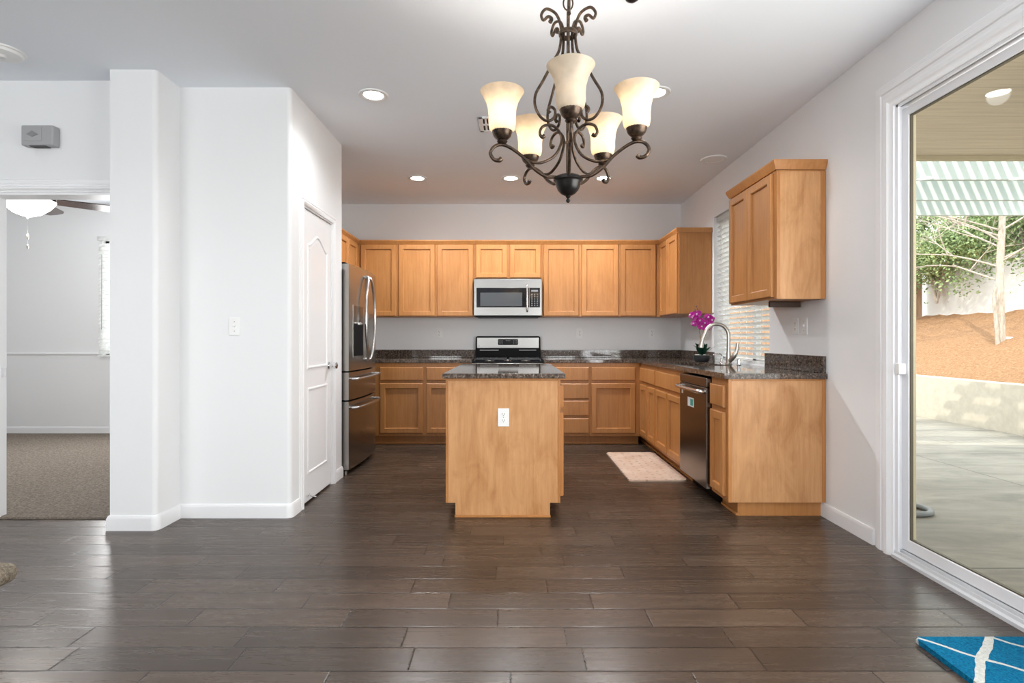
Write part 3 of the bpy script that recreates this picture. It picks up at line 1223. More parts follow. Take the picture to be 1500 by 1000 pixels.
# right wall, near
NW = 4.268 - EY
tn = cabinet('wall_cabinet', 'large near maple wall cabinet on the right wall between window and sliding door', (WX - UD + .014, 4.268, 0), -PI / 2, NW, UD - .016, UZ0 + .004, UZ1 + .014,
             [('door', .012, .335, 1.409, 2.206), ('door', .345, .700, 1.409, 2.206)], GU, crown=(UZ1 + .008, CZ + .024), crown_ends=(.03, .03))
b = new_bm()
bx(b, NW, NW + .004, .022, UD - .046, UZ0 + .002, UZ1 - .002)
obj('end_panel', b, M['maple_side'], tn)
b = new_bm()
bx(b, NW, NW + .007, 0, .022, UZ0 + .002, UZ1, .002); bx(b, NW, NW + .007, UD - .046, UD - .016, UZ0 + .002, UZ1, .002)
obj('stile', b, FR, tn)
# left wall, over the refrigerator
cabinet('wall_cabinet', 'maple wall cabinet high on the left wall behind the refrigerator top', (LX + UD + .002, 5.42, 0), PI / 2, UY - 5.42 - .002, UD, 1.82, UZ1,
        [('door', .012, .385, 1.83, 2.204), ('door', .40, .74, 1.83, 2.204)], GU, crown=(UZ1 - .004, CZ))

# base cabinets
BD = .608
BZ0, BZ1 = .095, .884
BFY = BY - BD - .002
GB = 'base cabinets'
dr, do = (.697, .838), (.128, .664)


def base(label, X0, X1, fronts, toe=True):
    return cabinet('base_cabinet', label, (X0 + .0005, BFY, 0), 0, X1 - X0 - .001, BD, BZ0, BZ1, [(k, a - X0, c - X0, z0, z1) for k, a, c, z0, z1 in fronts], GB, toe=(0, X1 - X0 - .001))


base('maple base cabinet left of the range with two doors and two drawers', LX + .002, -.434,
     [('drawer', -1.42, -.957, *dr), ('door', -1.42, -.957, *do), ('drawer', -.92, -.457, *dr), ('door', -.92, -.457, *do)])
base('maple base cabinet with a stack of four drawers right of the range', .340, .839,
     [('drawer', .365, .824, *dr), ('drawer', .365, .824, .500, .662), ('drawer', .365, .824, .318, .478), ('drawer', .365, .824, .129, .289)])
base('maple base cabinet with one drawer over one wide door, in the right corner', .839, 1.3795,
     [('drawer', .854, 1.325, *dr), ('door', .854, 1.325, *do)])
RFX = 1.381            # frame plane of the right run
RD = WX - .002 - RFX


def rbase(label, Yfar, Ynear, fronts, toe=None, hollow=None):
    wd = Yfar - Ynear
    return cabinet('base_cabinet', label, (RFX, Yfar, 0), -PI / 2, wd, RD, BZ0, BZ1, [(k, Yfar - a, Yfar - c, z0, z1) for k, a, c, z0, z1 in fronts], GB, toe=(0, wd) if toe is None else toe, hollow=hollow)


rbase('maple corner base cabinet with two narrow doors beside the sink cabinet', BY - .002, 5.268,
      [('drawer', 5.89, 5.285, *dr), ('door', 5.89, 5.60, *do), ('door', 5.57, 5.285, *do)])
rbase('maple sink base cabinet with two doors beside the dishwasher', 5.267, 4.437,
      [('drawer', 5.245, 4.455, *dr), ('door', 5.245, 4.865, *do), ('door', 4.845, 4.455, *do)], hollow=.69)
te = rbase('narrow maple base cabinet with large side panel at the end of the right run', 3.822, EY,
           [('drawer', 3.800, 3.565, *dr), ('door', 3.800, 3.565, *do)], toe=(0, 3.822 - EY - .03))
ew = 3.822 - EY
b = new_bm(); bx(b, ew, ew + .004, .022, RD - .022, BZ0, BZ1)
obj('end_panel', b, M['maple_side'], te)
b = new_bm()
bx(b, ew, ew + .008, 0, .022, BZ0, BZ1, .002); bx(b, ew, ew + .008, RD - .022, RD, BZ0, BZ1, .002)
bx(b, ew, ew + .008, .022, RD - .022, BZ1 - .014, BZ1, .002)
obj('stile', b, FR, te)

# countertops -----------------------------------------------------
CT0, CT1 = .8855, .920
t = thing('countertop', 'dark speckled granite countertop left of the range', 'countertop', (0, 0, 0))
b = new_bm(); bx(b, LX + .002, -.4345, BFY - .028, BY - .001, CT0, CT1, .004)
obj('slab', b, M['granite'], t)
b = new_bm(); bx(b, LX + .002, -.4345, BY - .022, BY - .001, CT1, 1.015, .003)
obj('backsplash', b, M['granite'], t)
t = thing('countertop', 'dark speckled granite countertop running round the right corner past the sink', 'countertop', (0, 0, 0))
CX = 1.350
b = new_bm()
bx(b, .3395, CX, BFY - .028, BY - .001, CT0, CT1, .003)
SX0, SX1, SKY0, SKY1 = 1.455, 1.800, 4.50, 5.22
bx(b, CX, WX - .001, SKY1, BY - .001, CT0, CT1)
bx(b, CX, SX0, SKY0, SKY1, CT0, CT1)
bx(b, SX1, WX - .001, SKY0, SKY1, CT0, CT1)
bx(b, CX, WX - .001, EY - .026, SKY0, CT0, CT1)
obj('slab', b, M['granite'], t, smooth=False)
b = new_bm()
bx(b, .3395, WX - .001, BY - .022, BY - .001, CT1, 1.012, .003)
obj('backsplash', b, M['granite'], t)
b = new_bm(); bx(b, WX - .022, WX - .001, KY1 - .02, BY - .0225, CT1, 1.012, .003)
obj('backsplash', b, M['granite'], t)
b = new_bm(); bx(b, WX - .022, WX - .001, EY - .01, 4.345, CT1, 1.030, .003)
obj('backsplash', b, M['granite'], t)

# sink ------------------------------------------------------------
b = new_bm()
s0, s1, q0, q1 = SX0 - .012, SX1 + .012, SKY0 - .012, SKY1 + .012
bx(b, s0, s1, q0, q1, .70, .706)
bx(b, s0, s0 + .008, q0, q1, .706, CT0 - .0005); bx(b, s1 - .008, s1, q0, q1, .706, CT0 - .0005)
bx(b, s0, s1, q0, q0 + .008, .706, CT0 - .0005); bx(b, s0, s1, q1 - .008, q1, .706, CT0 - .0005)
bx(b, s0, s1, 4.85, 4.87, .706, CT0 - .03)
tag(obj('sink', b, M['steel'], smooth=False), 'stainless steel undermount sink in the granite counter below the window', 'sink')

# faucet
fx0, fy0 = 1.880, 4.80
t = thing('faucet', 'brushed nickel gooseneck faucet behind the sink', 'faucet', (fx0, fy0, CT1))
b = new_bm(); lathe(b, [(.030, 0), (.031, .006), (.024, .012), (.021, .05), (.018, .11)], 20)
obj('base', b, M['nickel'], t)
b = new_bm()
pts = [(0, 0, .09)]
for k in range(0, 13):
    a = R(0 + 165 * k / 12)
    d = .098 * (1 - math.cos(a))
    pts.append((-d * .97, d * .25, .245 + .105 * math.sin(a)))
pts.append((-.205, .052, .225))
tube(b, pts, .0155, 14, smooth=3)
obj('spout', b, M['nickel'], t)
b = new_bm(); tube(b, [(-.2035, .0515, .235), (-.212, .054, .20), (-.222, .057, .145)], [.0165, .019, .021], 14, smooth=3)
obj('spray_head', b, M['nickel'], t)
b = new_bm(); tube(b, [(.004, -.014, .028), (.030, -.045, .075), (.048, -.058, .125), (.054, -.060, .185)], [.019, .021, .016, .013], 12, smooth=4)
obj('handle', b, M['nickel'], t)
t = thing('soap_dispenser', 'chrome soap pump with curved spout left of the faucet base', 'soap dispenser', (1.872, 4.93, CT1))
b = new_bm(); lathe(b, [(.020, 0), (.020, .010), (.013, .016), (.012, .05), (.008, .055)], 16)
obj('base', b, M['chrome'], t)
b = new_bm(); tube(b, [(0, 0, .05), (0, 0, .075), (-.02, 0, .09), (-.06, .005, .085), (-.075, .006, .075)], .0065, 10, smooth=4)
obj('pump_spout', b, M['chrome'], t)
b = new_bm(); lathe(b, [(.017, 0), (.019, .004), (.016, .010), (.016, .045), (.013, .052), (.004, .054)], 20, (1.905, 4.640, CT1))
tag(obj('air_gap', b, M['chrome']), 'short chrome air gap cap right of the faucet', 'air gap')

# orchid ----------------------------------------------------------
random.seed(5)
t = thing('potted_orchid', 'magenta orchid in a low dark bowl beside the sink', 'potted plant', (1.838, 5.355, CT1))
b = new_bm(); lathe(b, [(.058, 0), (.070, .012), (.079, .045), (.079, .066), (.073, .066), (.070, .050), (.0, .050)], 28, cap=False)
obj('pot', b, M['pot'], t)
b = new_bm()
for k in range(60):
    a, r_ = random.uniform(0, 2 * PI), .066 * math.sqrt(random.random())
    bmesh.ops.create_icosphere(b, subdivisions=1, radius=random.uniform(.006, .010), matrix=Matrix.Translation((r_ * math.cos(a), r_ * math.sin(a), .056 + random.uniform(0, .008))))
o = obj('pebbles', b, M['pebble'], t); o['kind'] = 'stuff'


def leafmesh(L, W, bend, ang, el, z0):
    b = new_bm()
    n = 8
    rows = []
    d = Vector((math.cos(ang), math.sin(ang), 0)); s = Vector((-d.y, d.x, 0))
    p = Vector((0, 0, z0)); e = el
    for k in range(n + 1):
        tt = k / n
        wd = W * (math.sin(PI * min(.04 + tt * .96, 1)) ** .6) * (1 if tt < .98 else .2)
        rows.append([b.verts.new(p + s * wd), b.verts.new(p - Vector((0, 0, .12 * wd))), b.verts.new(p - s * wd)])
        p = p + (d * math.cos(e) + Vector((0, 0, 1)) * math.sin(e)) * (L / n)
        e -= bend / n
    for a, c in zip(rows, rows[1:]):
        b.faces.new((a[0], a[1], c[1], c[0])); b.faces.new((a[1], a[2], c[2], c[1]))
    r = bmesh.ops.solidify(b, geom=list(b.faces), thickness=.002)
    return b


for ang, el, L, W, bd in ((190, 82, .15, .040, .8), (250, 86, .15, .040, .4), (300, 80, .14, .038, .7), (335, 42, .17, .022, .2), (20, 55, .14, .026, .6), (100, 70, .14, .036, .9), (150, 72, .14, .034, .8)):
    obj('leaf', leafmesh(L, W, bd, R(ang), R(el), .055), M['gleaf'], t, ang=60)
stems = [[(-.005, 0, .055), (-.012, 0, .20), (-.035, -.01, .35), (-.06, -.02, .44), (-.05, -.025, .50)],
         [(.006, 0, .055), (.008, 0, .20), (.02, -.01, .36), (.06, -.015, .41), (.09, -.02, .385)]]
for s_ in stems:
    b = new_bm(); tube(b, s_, .0032, 6, smooth=5); obj('stem', b, M['stem'], t)
# one flower mesh, copied
b = new_bm()
for k, (a, L, W) in enumerate(((90, .030, .014), (10, .034, .024), (170, .034, .024), (235, .030, .014), (305, .030, .014))):
    ca, sa = math.cos(R(a)), math.sin(R(a))
    cc = b.verts.new((0, -.004, 0)); ring = []
    for j in range(10):
        q = 2 * PI * j / 10
        u_, v_ = L * .5 + L * .52 * math.cos(q), W * math.sin(q)
        ring.append(b.verts.new((u_ * ca - v_ * sa, -.004 - .010 * math.sin(PI * min(1, u_ / L)) + .012 * (u_ / L) ** 2, u_ * sa + v_ * ca)))
    for j in range(10):
        b.faces.new((cc, ring[j], ring[(j + 1) % 10]))
fl_me = None
fl_pos = [(-.095, -.03, .40, -.3), (-.085, -.035, .335, -.4), (-.03, -.04, .36, 0), (-.018, -.05, .305, .1), (.012, -.045, .34, .1), (.045, -.045, .395, .2),
          (.078, -.04, .375, .6), (.062, -.05, .325, .2), (-.055, -.03, .425, -.2), (.035, -.04, .295, -.2), (-.11, -.025, .415, -.9)]
for k, (x, y, z, yaw) in enumerate(fl_pos):
    if k == 0:
        f0 = obj('flower', b, M['petal'], t, ang=60)
        lb = new_bm(); bmesh.ops.create_icosphere(lb, subdivisions=2, radius=.008, matrix=Matrix.Translation((0, -.016, -.003)))
        l0 = obj('lip', lb, M['petal2'], f0)
        f = f0
    else:
        f = f0.copy(); C.objects.link(f); f.parent = t
        l = l0.copy(); C.objects.link(l); l.parent = f
    f.location = (x, y, z + .035)
    f.rotation_euler = (random.uniform(-.3, .3), random.uniform(-.4, .4), yaw - .35)
    s_ = random.uniform(1.0, 1.25); f.scale = (s_, s_, s_)
for x, y, z in ((-.075, -.02, .465), (-.05, -.03, .475), (-.06, -.025, .50), (-.035, -.03, .452), (-.085, -.02, .45), (.10, -.02, .43)):
    z += .035
    b = new_bm(); bmesh.ops.create_icosphere(b, subdivisions=2, radius=.0075, matrix=Matrix.Translation((x, y, z)))
    tube(b, [(x, y, z), (-.05 if x < .05 else .075, -.02, z - .03)], .0015, 5)
    obj('bud', b, M['bud'], t)

# under-cabinet block
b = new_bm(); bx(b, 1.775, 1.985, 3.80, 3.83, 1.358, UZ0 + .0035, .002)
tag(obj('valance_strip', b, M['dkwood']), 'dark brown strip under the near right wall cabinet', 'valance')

# ================================================================ ISLAND
ti = thing('island_cabinet', 'maple kitchen island cabinet with notched base and white outlet', 'kitchen island', (0, 0, 0))
IX0, IX1, IY1 = -.4236, .309, 4.90
b = new_bm()
bx(b, IX0, IX1, EY + .004, IY1, .092, .888, .0015, 1)
obj('body', b, FR, ti)
b = new_bm()
prism(b, [(IX0 + .016, .092), (-.362, .092), (-.362, .0), (.243, .0), (.243, .092), (IX1 - .016, .092), (IX1 - .016, .876), (IX0 + .016, .876)], EY, EY + .004, 'XZ')
obj('front_panel', b, M['maple_side'], ti, smooth=False)
b = new_bm()
bx(b, IX0, IX0 + .016, EY - .004, EY + .004, .092, .888, .002); bx(b, IX1 - .016, IX1, EY - .004, EY + .004, .092, .888, .002)
bx(b, IX0 + .016, IX1 - .016, EY - .003, EY + .004, .872, .888, .002)
obj('stile', b, FR, ti)
b = new_bm()
bx(b, -.360, .241, EY + .004, IY1 - .02, 0, .092)
bx(b, -.366, .247, EY - .010, EY, 0, .016, .003)
obj('toe_kick', b, FR, ti)
for k in range(3):
    y0_, y1_ = 3.56 + k * .447, 3.56 + k * .447 + .43
    for kind, z0_, z1_ in (('drawer', .70, .84), ('door', .13, .665)):
        b = new_bm(); front_panel(b, y0_, y1_, z0_, z1_, .056 if kind == 'door' else 0)
        bmesh.ops.rotate(b, verts=b.verts, cent=(0, 0, 0), matrix=Matrix.Rotation(PI / 2, 3, 'Z'))
        obj(kind, b, FR, ti, loc=(IX1 + .0005, 0, 0), ang=25)
b = new_bm(); bx(b, -.4425, .3395, EY - .032, 4.93, .8885, CT1, .005, 3)
tag(obj('island_countertop', b, M['granite']), 'dark speckled granite slab on top of the island', 'countertop')


def plate(label, loc, rz, kind, group=None, name=None):
    """wall plate; local -Y faces the room"""
    t = thing(name or ('outlet' if kind == 'outlet' else 'light_switch'), label, 'outlet' if kind == 'outlet' else 'light switch', loc, rz, group)
    b = new_bm(); bx(b, -.036, .036, -.006, 0, -.058, .058, .003, 2)
    obj('cover_plate', b, M['white'], t)
    if kind == 'outlet':
        for zc in (.020, -.020):
            b = new_bm(); bx(b, -.0165, .0165, -.0075, -.005, zc - .0145, zc + .0145, .001)
            rcp = obj('receptacle', b, M['white'], t)
            b = new_bm()
            bx(b, -.0085, -.0060, -.0079, -.0070, zc - .003, zc + .008); bx(b, .0060, .0085, -.0079, -.0070, zc - .003, zc + .008)
            lathe(b, [(.0026, -.0079), (.0026, -.0070)], 8, (0, 0, zc - .008), 'Y')
            obj('slots', b, M['darkslot'], rcp)
        b = new_bm(); lathe(b, [(.003, -.0072), (.003, -.005)], 10, (0, 0, 0), 'Y'); obj('screw', b, M['mark'], t)
    else:
        b = new_bm(); bx(b, -.005, .005, -.016, -.004, -.004, .012, .002); obj('toggle', b, M['white'], t)
        for zc in (.030, -.030):
            b = new_bm(); lathe(b, [(.003, -.0072), (.003, -.005)], 10, (0, 0, zc), 'Y'); obj('screw', b, M['mark'], t)
    return t


GO = 'outlets above the back counter'
plate('white outlet set in the front of the island', (-.0546, EY - .0002, .638), 0, 'outlet')
plate('white outlet on the back wall left of the range', (-.864, BY, 1.209), 0, 'outlet', GO)
plate('white outlet on the back wall just right of the range', (.803, BY, 1.209), 0, 'outlet', GO)
plate('white outlet on the back wall farthest right near the corner', (1.663, BY, 1.209), 0, 'outlet', GO)
plate('white toggle light switch on the pantry wall', (-1.767, PY0, 1.219), 0, 'switch')
plate('white outlet on the right wall under the near cabinet, nearer the window', (WX, 3.904, 1.228), -PI / 2, 'outlet')
plate('white toggle switch on the right wall under the near cabinet, nearer the sliding door', (WX, 3.785, 1.226), -PI / 2, 'switch')

# ================================================================ RANGE
RX0, RX1 = -.430, .336
RC = (RX0 + RX1) / 2
t = thing('range', 'stainless and black gas range against the back wall behind the island', 'range', (RC, 5.925, 0))
hw = (RX1 - RX0) / 2 - .002
b = new_bm(); bx(b, -hw, hw, .0, .62, .09, .885, .003); bx(b, -hw + .02, hw - .02, .05, .60, 0, .09)
obj('body', b, M['steel_dark'], t)
b = new_bm(); bx(b, -hw + .01, hw - .01, -.028, 0, .24, .75, .006); od = obj('oven_door', b, M['steel'], t)
b = new_bm(); bx(b, -.26, .26, -.030, -.026, .34, .64, .002); obj('oven_window', b, M['blackgl'], od)
b = new_bm(); tube(b, [(-.30, -.028, .705), (-.30, -.065, .705)], .008, 8); tube(b, [(.30, -.028, .705), (.30, -.065, .705)], .008, 8); tube(b, [(-.33, -.065, .705), (.33, -.065, .705)], .012, 10)
obj('handle', b, M['steel_h'], od)
b = new_bm(); bx(b, -hw + .01, hw - .01, -.024, 0, .095, .23, .006); obj('warming_drawer', b, M['steel'], t)
b = new_bm(); bx(b, -hw, hw, -.03, 0, .765, .882, .006); obj('control_strip', b, M['steel'], t)
for k in range(5):
    b = new_bm(); lathe(b, [(.022, 0), (.022, -.022), (.017, -.028), (.001, -.028)], 16, (-.28 + .14 * k, -.030, .825), 'Y'); obj('knob', b, M['black'], t)
b = new_bm()
bx(b, -.382, .382, -.012, .58, .886, .897, .003)
bx(b, -.382, .382, -.014, .004, .886, .904, .003); bx(b, -.383, -.372, .005, .57, .886, .905, .002); bx(b, .372, .383, .005, .57, .886, .905, .002)
obj('cooktop', b, M['black'], t)
for x, y in ((-.20, .13), (.20, .13), (-.20, .42), (.20, .42), (0, .275)):
    b = new_bm(); lathe(b, [(.052, .897), (.050, .905), (.034, .907), (.034, .914), (.028, .917), (.001, .917)], 20, (x, y, 0)); obj('burner', b, M['nickel'] if abs(x) > .1 else M['steel_h'], t)
for sx in (-1, 1):
    b = new_bm()
    xs = [sx * q for q in (.02, .125, .20, .275, .355)]
    for x in xs:
        bx(b, x - .005, x + .005, .03, .53, .915, .927, .002)
    for y in (.03, .13, .28, .42, .53):
        bx(b, min(xs) - .005, max(xs) + .005, y - .005, y + .005, .915, .926, .002)
    for x in (xs[0], xs[-1]):
        for y in (.03, .53):
            bx(b, x - .007, x + .007, y - .007, y + .007, .897, .920)
    obj('grate', b, M['iron'], t)
# backguard
bz0, bz1 = .887, 1.176
b = new_bm()
q = [(-hw, bz0), (hw, bz0)] + arc(hw - .028, bz1 - .028, .028, 0, 90, 6) + arc(-hw + .028, bz1 - .028, .028, 90, 180, 6)
prism(b, q, .575, .640, 'XZ')
bg = obj('backguard', b, M['black'], t, ang=40)
b = new_bm(); bx(b, -hw + .016, hw - .016, .569, .580, 1.034, bz1 - .018, .004); obj('fascia', b, M['steel'], bg)
b = new_bm(); bx(b, -.118, .118, .564, .572, 1.072, 1.140, .010, 3); cp = obj('display', b, M['blackgl'], bg)
b = new_bm()
for sx in (-1, 1):
    for i in range(3):
        for j in range(3):
            x = sx * (.066 + .016 * i); z = 1.086 + .018 * j
            bx(b, x - .004, x + .004, .5632, .5645, z - .0035, z + .0035)
for i in range(5):
    bx(b, -.022 + i * .011 - .003, -.022 + i * .011 + .003, .5632, .5645, 1.118, 1.128)
obj('display_marks', b, M['mark'], bg, smooth=False)
b = new_bm(); lathe(b, [(.006, .566), (.006, .570)], 14, (-hw + .042, 0, 1.058), 'Y'); obj('badge', b, M['darkslot'], bg)
b = new_bm(); bx(b, -hw + .05, -.11, .571, .576, 1.004, 1.016, .002); bx(b, .13, hw - .05, .571, .576, 1.004, 1.016, .002); obj('vent_slot', b, M['grey'], bg)

# ================================================================ MICROWAVE
t = thing('microwave', 'stainless over-the-range microwave mounted under the short cabinet', 'microwave', (-.046, 6.165, 1.385))
mw, mh = .380, .426
b = new_bm(); bx(b, -mw + .002, mw - .002, .028, .40, .012, mh, .003); bx(b, -mw + .03, mw - .03, .05, .39, 0, .012)
obj('body', b, M['black'], t)
b = new_bm(); bx(b, -mw, mw, 0, .03, .016, mh, .005); face = obj('face', b, M['steel'], t)
b = new_bm(); bx(b, -mw + .030, .236, -.003, .002, .108, .326, .003); dw = obj('door_glass', b, M['blackgl'], face)
b = new_bm(); bx(b, -mw + .072, .160, -.0045, -.002, .122, .272, .002); obj('window', b, M['mwglass'], dw)
b = new_bm(); bx(b, .240, mw - .022, -.003, .002, .108, .326, .003); cp = obj('control_panel', b, M['blackgl'], face)
b = new_bm()
for i in range(3):
    for j in range(7):
        bx(b, .262 + i * .030, .262 + i * .030 + .013, -.0042, -.0028, .124 + j * .021, .124 + j * .021 + .008)
bx(b, .260, .336, -.0042, -.0028, .284, .302)
obj('buttons', b, M['mark'], cp, smooth=False)
b = new_bm(); tube(b, [(.215, 0, .355), (.215, -.035, .345), (.215, -.045, .20), (.215, -.035, .075), (.215, 0, .065)], .0105, 10, smooth=5)
obj('handle', b, M['steel_h'], face)
b = new_bm(); bx(b, -mw + .02, mw - .02, .004, .06, 0, .014, .002); obj('vent_grille', b, M['black'], t)

# ================================================================ REFRIGERATOR
FY0, FY1 = 4.625, 5.535
t = thing('refrigerator', 'stainless french door refrigerator between pantry wall and back counter', 'refrigerator', (0, 0, 0))
fc, fh = (FY0 + FY1) / 2, (FY1 - FY0) / 2
XE, XB = -1.366, .030


def fx_at(y, off=0):
    return XE + XB * (1 - ((y - fc) / fh) ** 2) + off


def curved(bm, y0, y1, z0, z1, off, back, n=10):
    P = [(fx_at(y0 + (y1 - y0) * k / n, off), y0 + (y1 - y0) * k / n) for k in range(n + 1)]
    prism(bm, P + [(back, y1), (back, y0)], z0, z1)
    return bm


b = new_bm(); bx(b, -2.05, -1.437, FY0 + .004, FY1 - .004, .03, 1.758, .004); obj('body', b, M['steel_dark'], t)
b = new_bm(); bx(b, -2.0, -1.42, FY0 + .02, FY1 - .02, .0, .03)
obj('base_grille', b, M['black'], t)
b = new_bm(); lathe(b, [(.016, 0), (.016, .03)], 12, (-1.40, FY0 + .03, 0)); obj('foot', b, M['nickel'], t)
seam = 5.085
doors = []
for y0_, y1_ in ((FY0, seam - .003), (seam + .003, FY1)):
    b = new_bm(); curved(b, y0_, y1_, .872, 1.770, 0, -1.432); doors.append(obj('door', b, M['steel_fridge'], t, ang=30))
for z0_, z1_ in ((.628, .858), (.045, .614)):
    b = new_bm(); curved(b, FY0, FY1, z0_, z1_, 0, -1.432, 16); o = obj('drawer', b, M['steel_fridge'], t, ang=30)
    zz = z1_ - .055
    b = new_bm()
    pp = [(fx_at(FY0 + .06, 0), FY0 + .06, zz), (fx_at(FY0 + .06, .045), FY0 + .065, zz)] + [(fx_at(FY0 + .08 + k * (FY1 - FY0 - .16) / 6, .055), FY0 + .08 + k * (FY1 - FY0 - .16) / 6, zz) for k in range(7)] + [(fx_at(FY1 - .06, .045), FY1 - .065, zz), (fx_at(FY1 - .06, 0), FY1 - .06, zz)]
    tube(b, pp, .012, 10, smooth=3); obj('handle', b, M['steel_h'], o)
b = new_bm(); bx(b, -1.432, -1.40, FY0 + .02, FY1 - .02, .04, 1.76); obj('door_seal', b, M['black'], t)
for dd, ys in ((doors[0], seam - .045), (doors[1], seam + .045)):
    b = new_bm()
    sgn = -1 if dd is doors[0] else 1
    pp = [(fx_at(ys, -.01), ys, 1.70), (fx_at(ys, .028), ys + sgn * .008, 1.69), (fx_at(ys, .036), ys + sgn * .085, 1.53), (fx_at(ys, .038), ys + sgn * .115, 1.33), (fx_at(ys, .036), ys + sgn * .085, 1.13), (fx_at(ys, .028), ys + sgn * .008, .97), (fx_at(ys, -.01), ys, .96)]
    tube(b, pp, .0125, 10, smooth=5); obj('handle', b, M['steel_h'], dd)
b = new_bm(); curved(b, 4.715, 4.965, .985, 1.435, .003, -1.40, 6); dp_ = obj('dispenser', b, M['steel_fridge'], doors[0])
b = new_bm(); curved(b, 4.725, 4.955, .995, 1.275, .005, -1.40, 6); obj('dispenser_recess', b, M['black'], doors[0])
b = new_bm(); curved(b, 4.725, 4.955, 1.285, 1.425, .005, -1.40, 6); obj('dispenser_panel', b, M['steel_dark'], doors[0])
b = new_bm(); bx(b, fx_at(4.84, .0), fx_at(4.84, .02), 4.79, 4.89, 1.262, 1.285, .003); obj('dispenser_spout', b, M['steel_h'], doors[0])
for ya in (FY0 + .01, FY1 - .09):
    b = new_bm(); bx(b, -1.52, -1.40, ya, ya + .08, 1.771, 1.785, .004); obj('hinge_cover', b, M['black'], t)

# ================================================================ DISHWASHER
t = thing('dishwasher', 'dark stainless dishwasher with a small sticker in the right cabinet run', 'dishwasher', (1.345, 4.431, 0), -PI / 2)
dwid = .603
b = new_bm(); bx(b, .004, dwid - .004, .036, .60, .10, .868); bx(b, .02, dwid - .02, .10, .58, 0, .10); obj('body', b, M['black'], t)
b = new_bm(); bx(b, 0, dwid, 0, .034, .098, .80, .006, 3); dr_ = obj('door', b, M['steel_dark'], t)
b = new_bm(); bx(b, 0, dwid, .0, .034, .803, .868, .006, 3); obj('control_strip', b, M['steel_dark'], t)
b = new_bm()
tube(b, [(.04, 0, .77), (.045, -.035, .772), (.12, -.045, .772), (dwid / 2, -.048, .772), (dwid - .12, -.045, .772), (dwid - .045, -.035, .772), (dwid - .04, 0, .77)], .015, 10, smooth=4)
obj('handle', b, M['steel_h'], dr_)
b = new_bm(); bx(b, .20, .34, -.0012, .0005, .632, .70); sk = obj('sticker', b, M['offwhite'], dr_, smooth=False)
b = new_bm(); bx(b, .265, .325, -.0018, -.0010, .642, .690); obj('sticker_print', b, M['teal'], sk, smooth=False)
b = new_bm(); bx(b, .05, .085, -.0012, .0005, .715, .745); obj('sticker', b, M['offwhite'], dr_, smooth=False)

# ================================================================ FLOOR THINGS
b = new_bm()
prism(b, rnd_rect(.935, 1.408, 4.42, 5.51, {'sw', 'se', 'ne', 'nw'}, .035), 0.0005, .013)
bmesh.ops.bevel(b, geom=[e for e in b.edges if all(v.co.z > .01 for v in e.verts)], offset=.005, segments=2, affect='EDGES')
tag(obj('kitchen_mat', b, M['matf'], ang=50), 'beige patterned mat on the floor in front of the sink cabinets', 'mat')
# blue rug
b = new_bm()
prism(b, rnd_rect(1.512, 1.965, .9, 2.078, {'sw', 'se', 'ne', 'nw'}, .012), .0005, .02)
bmesh.ops.bevel(b, geom=[e for e in b.edges if all(v.co.z > .01 for v in e.verts)], offset=.008, segments=3, affect='EDGES')
tag(obj('door_rug', b, M['rug'], ang=50), 'blue rug with white trellis lines at the sliding door', 'rug')
# footstool
t = thing('footstool', 'low beige boucle footstool at the left edge of the frame', 'footstool', (-2.17, 1.90, 0))
b = new_bm(); bx(b, -.31, .31, -.20, .20, .225, .30, .034, 5); obj('cushion', b, M['plush'], t)
for sx in (-1, 1):
    for sy in (-1, 1):
        b = new_bm(); tube(b, [(sx * .24, sy * .14, .235), (sx * .255, sy * .15, .0)], [.018, .012], 10); obj('leg', b, M['dkwood'], t)

# ================================================================ CHANDELIER
CHX, CHY, CHZ = .213, 2.10, 1.744
t = thing('chandelier', 'bronze scrollwork chandelier with five alabaster glass shades', 'chandelier', (CHX, CHY, CHZ))
b = new_bm(); lathe(b, [(.002, -.064), (.014, -.062), (.028, -.054), (.039, -.042), (.046, -.026), (.048, -.016), (.050, -.014), (.051, -.009), (.056, -.006), (.056, .004), (.051, .008), (.038, .010), (.030, .016), (.012, .018)], 28)
obj('bowl', b, M['bronze_dk'], t)
b = new_bm(); lathe(b, [(.001, -.090), (.005, -.088), (.0085, -.082), (.0065, -.076), (.004, -.073), (.008, -.069), (.010, -.065), (.006, -.060)], 14); obj('finial', b, M['bronze_dk'], t)
b = new_bm(); tube(b, [(0, 0, .0), (0, 0, .30)], .0075, 10); tube(b, [(0, 0, .30), (0, 0, .645)], .006, 10); lathe(b, [(.010, .135), (.010, .143)], 12)
obj('stem', b, M['bronze'], t)
b = new_bm(); lathe(b, [(.034, .543), (.036, .547), (.036, .557), (.033, .561)], 24, cap=False); lathe(b, [(.029, .543), (.029, .561)], 24, cap=False); obj('collar', b, M['bronze'], t)
b = new_bm()
tube(b, [(.018 * math.cos(a), 0, .668 + .027 * math.sin(a)) for a in [2 * PI * k / 20 for k in range(20)]], .0032, 8, closed=True)
z = .70; k = 0
while CHZ + z < 2.70:
    pts = [(.010 * math.cos(a), 0, z + .018 * math.sin(a)) for a in [2 * PI * j / 14 for j in range(14)]]
    if k % 2 == 0:
        pts = [(0, p[0], p[2]) for p in pts]
    tube(b, pts, .0025, 6, closed=True)
    z += .029; k += 1
obj('chain', b, M['bronze'], t)
b = new_bm(); lathe(b, [(.004, 2.705 - CHZ), (.03, 2.712 - CHZ), (.058, 2.728 - CHZ), (.062, H - CHZ)], 28); obj('canopy', b, M['bronze_dk'], t)
ARM = [(.036, .006), (.065, .004), (.092, .0048), (.1325, .0285), (.173, .067), (.221, .098), (.257, .109), (.286, .100), (.3015, .0757), (.289, .053), (.269, .050), (.260, .0585)]
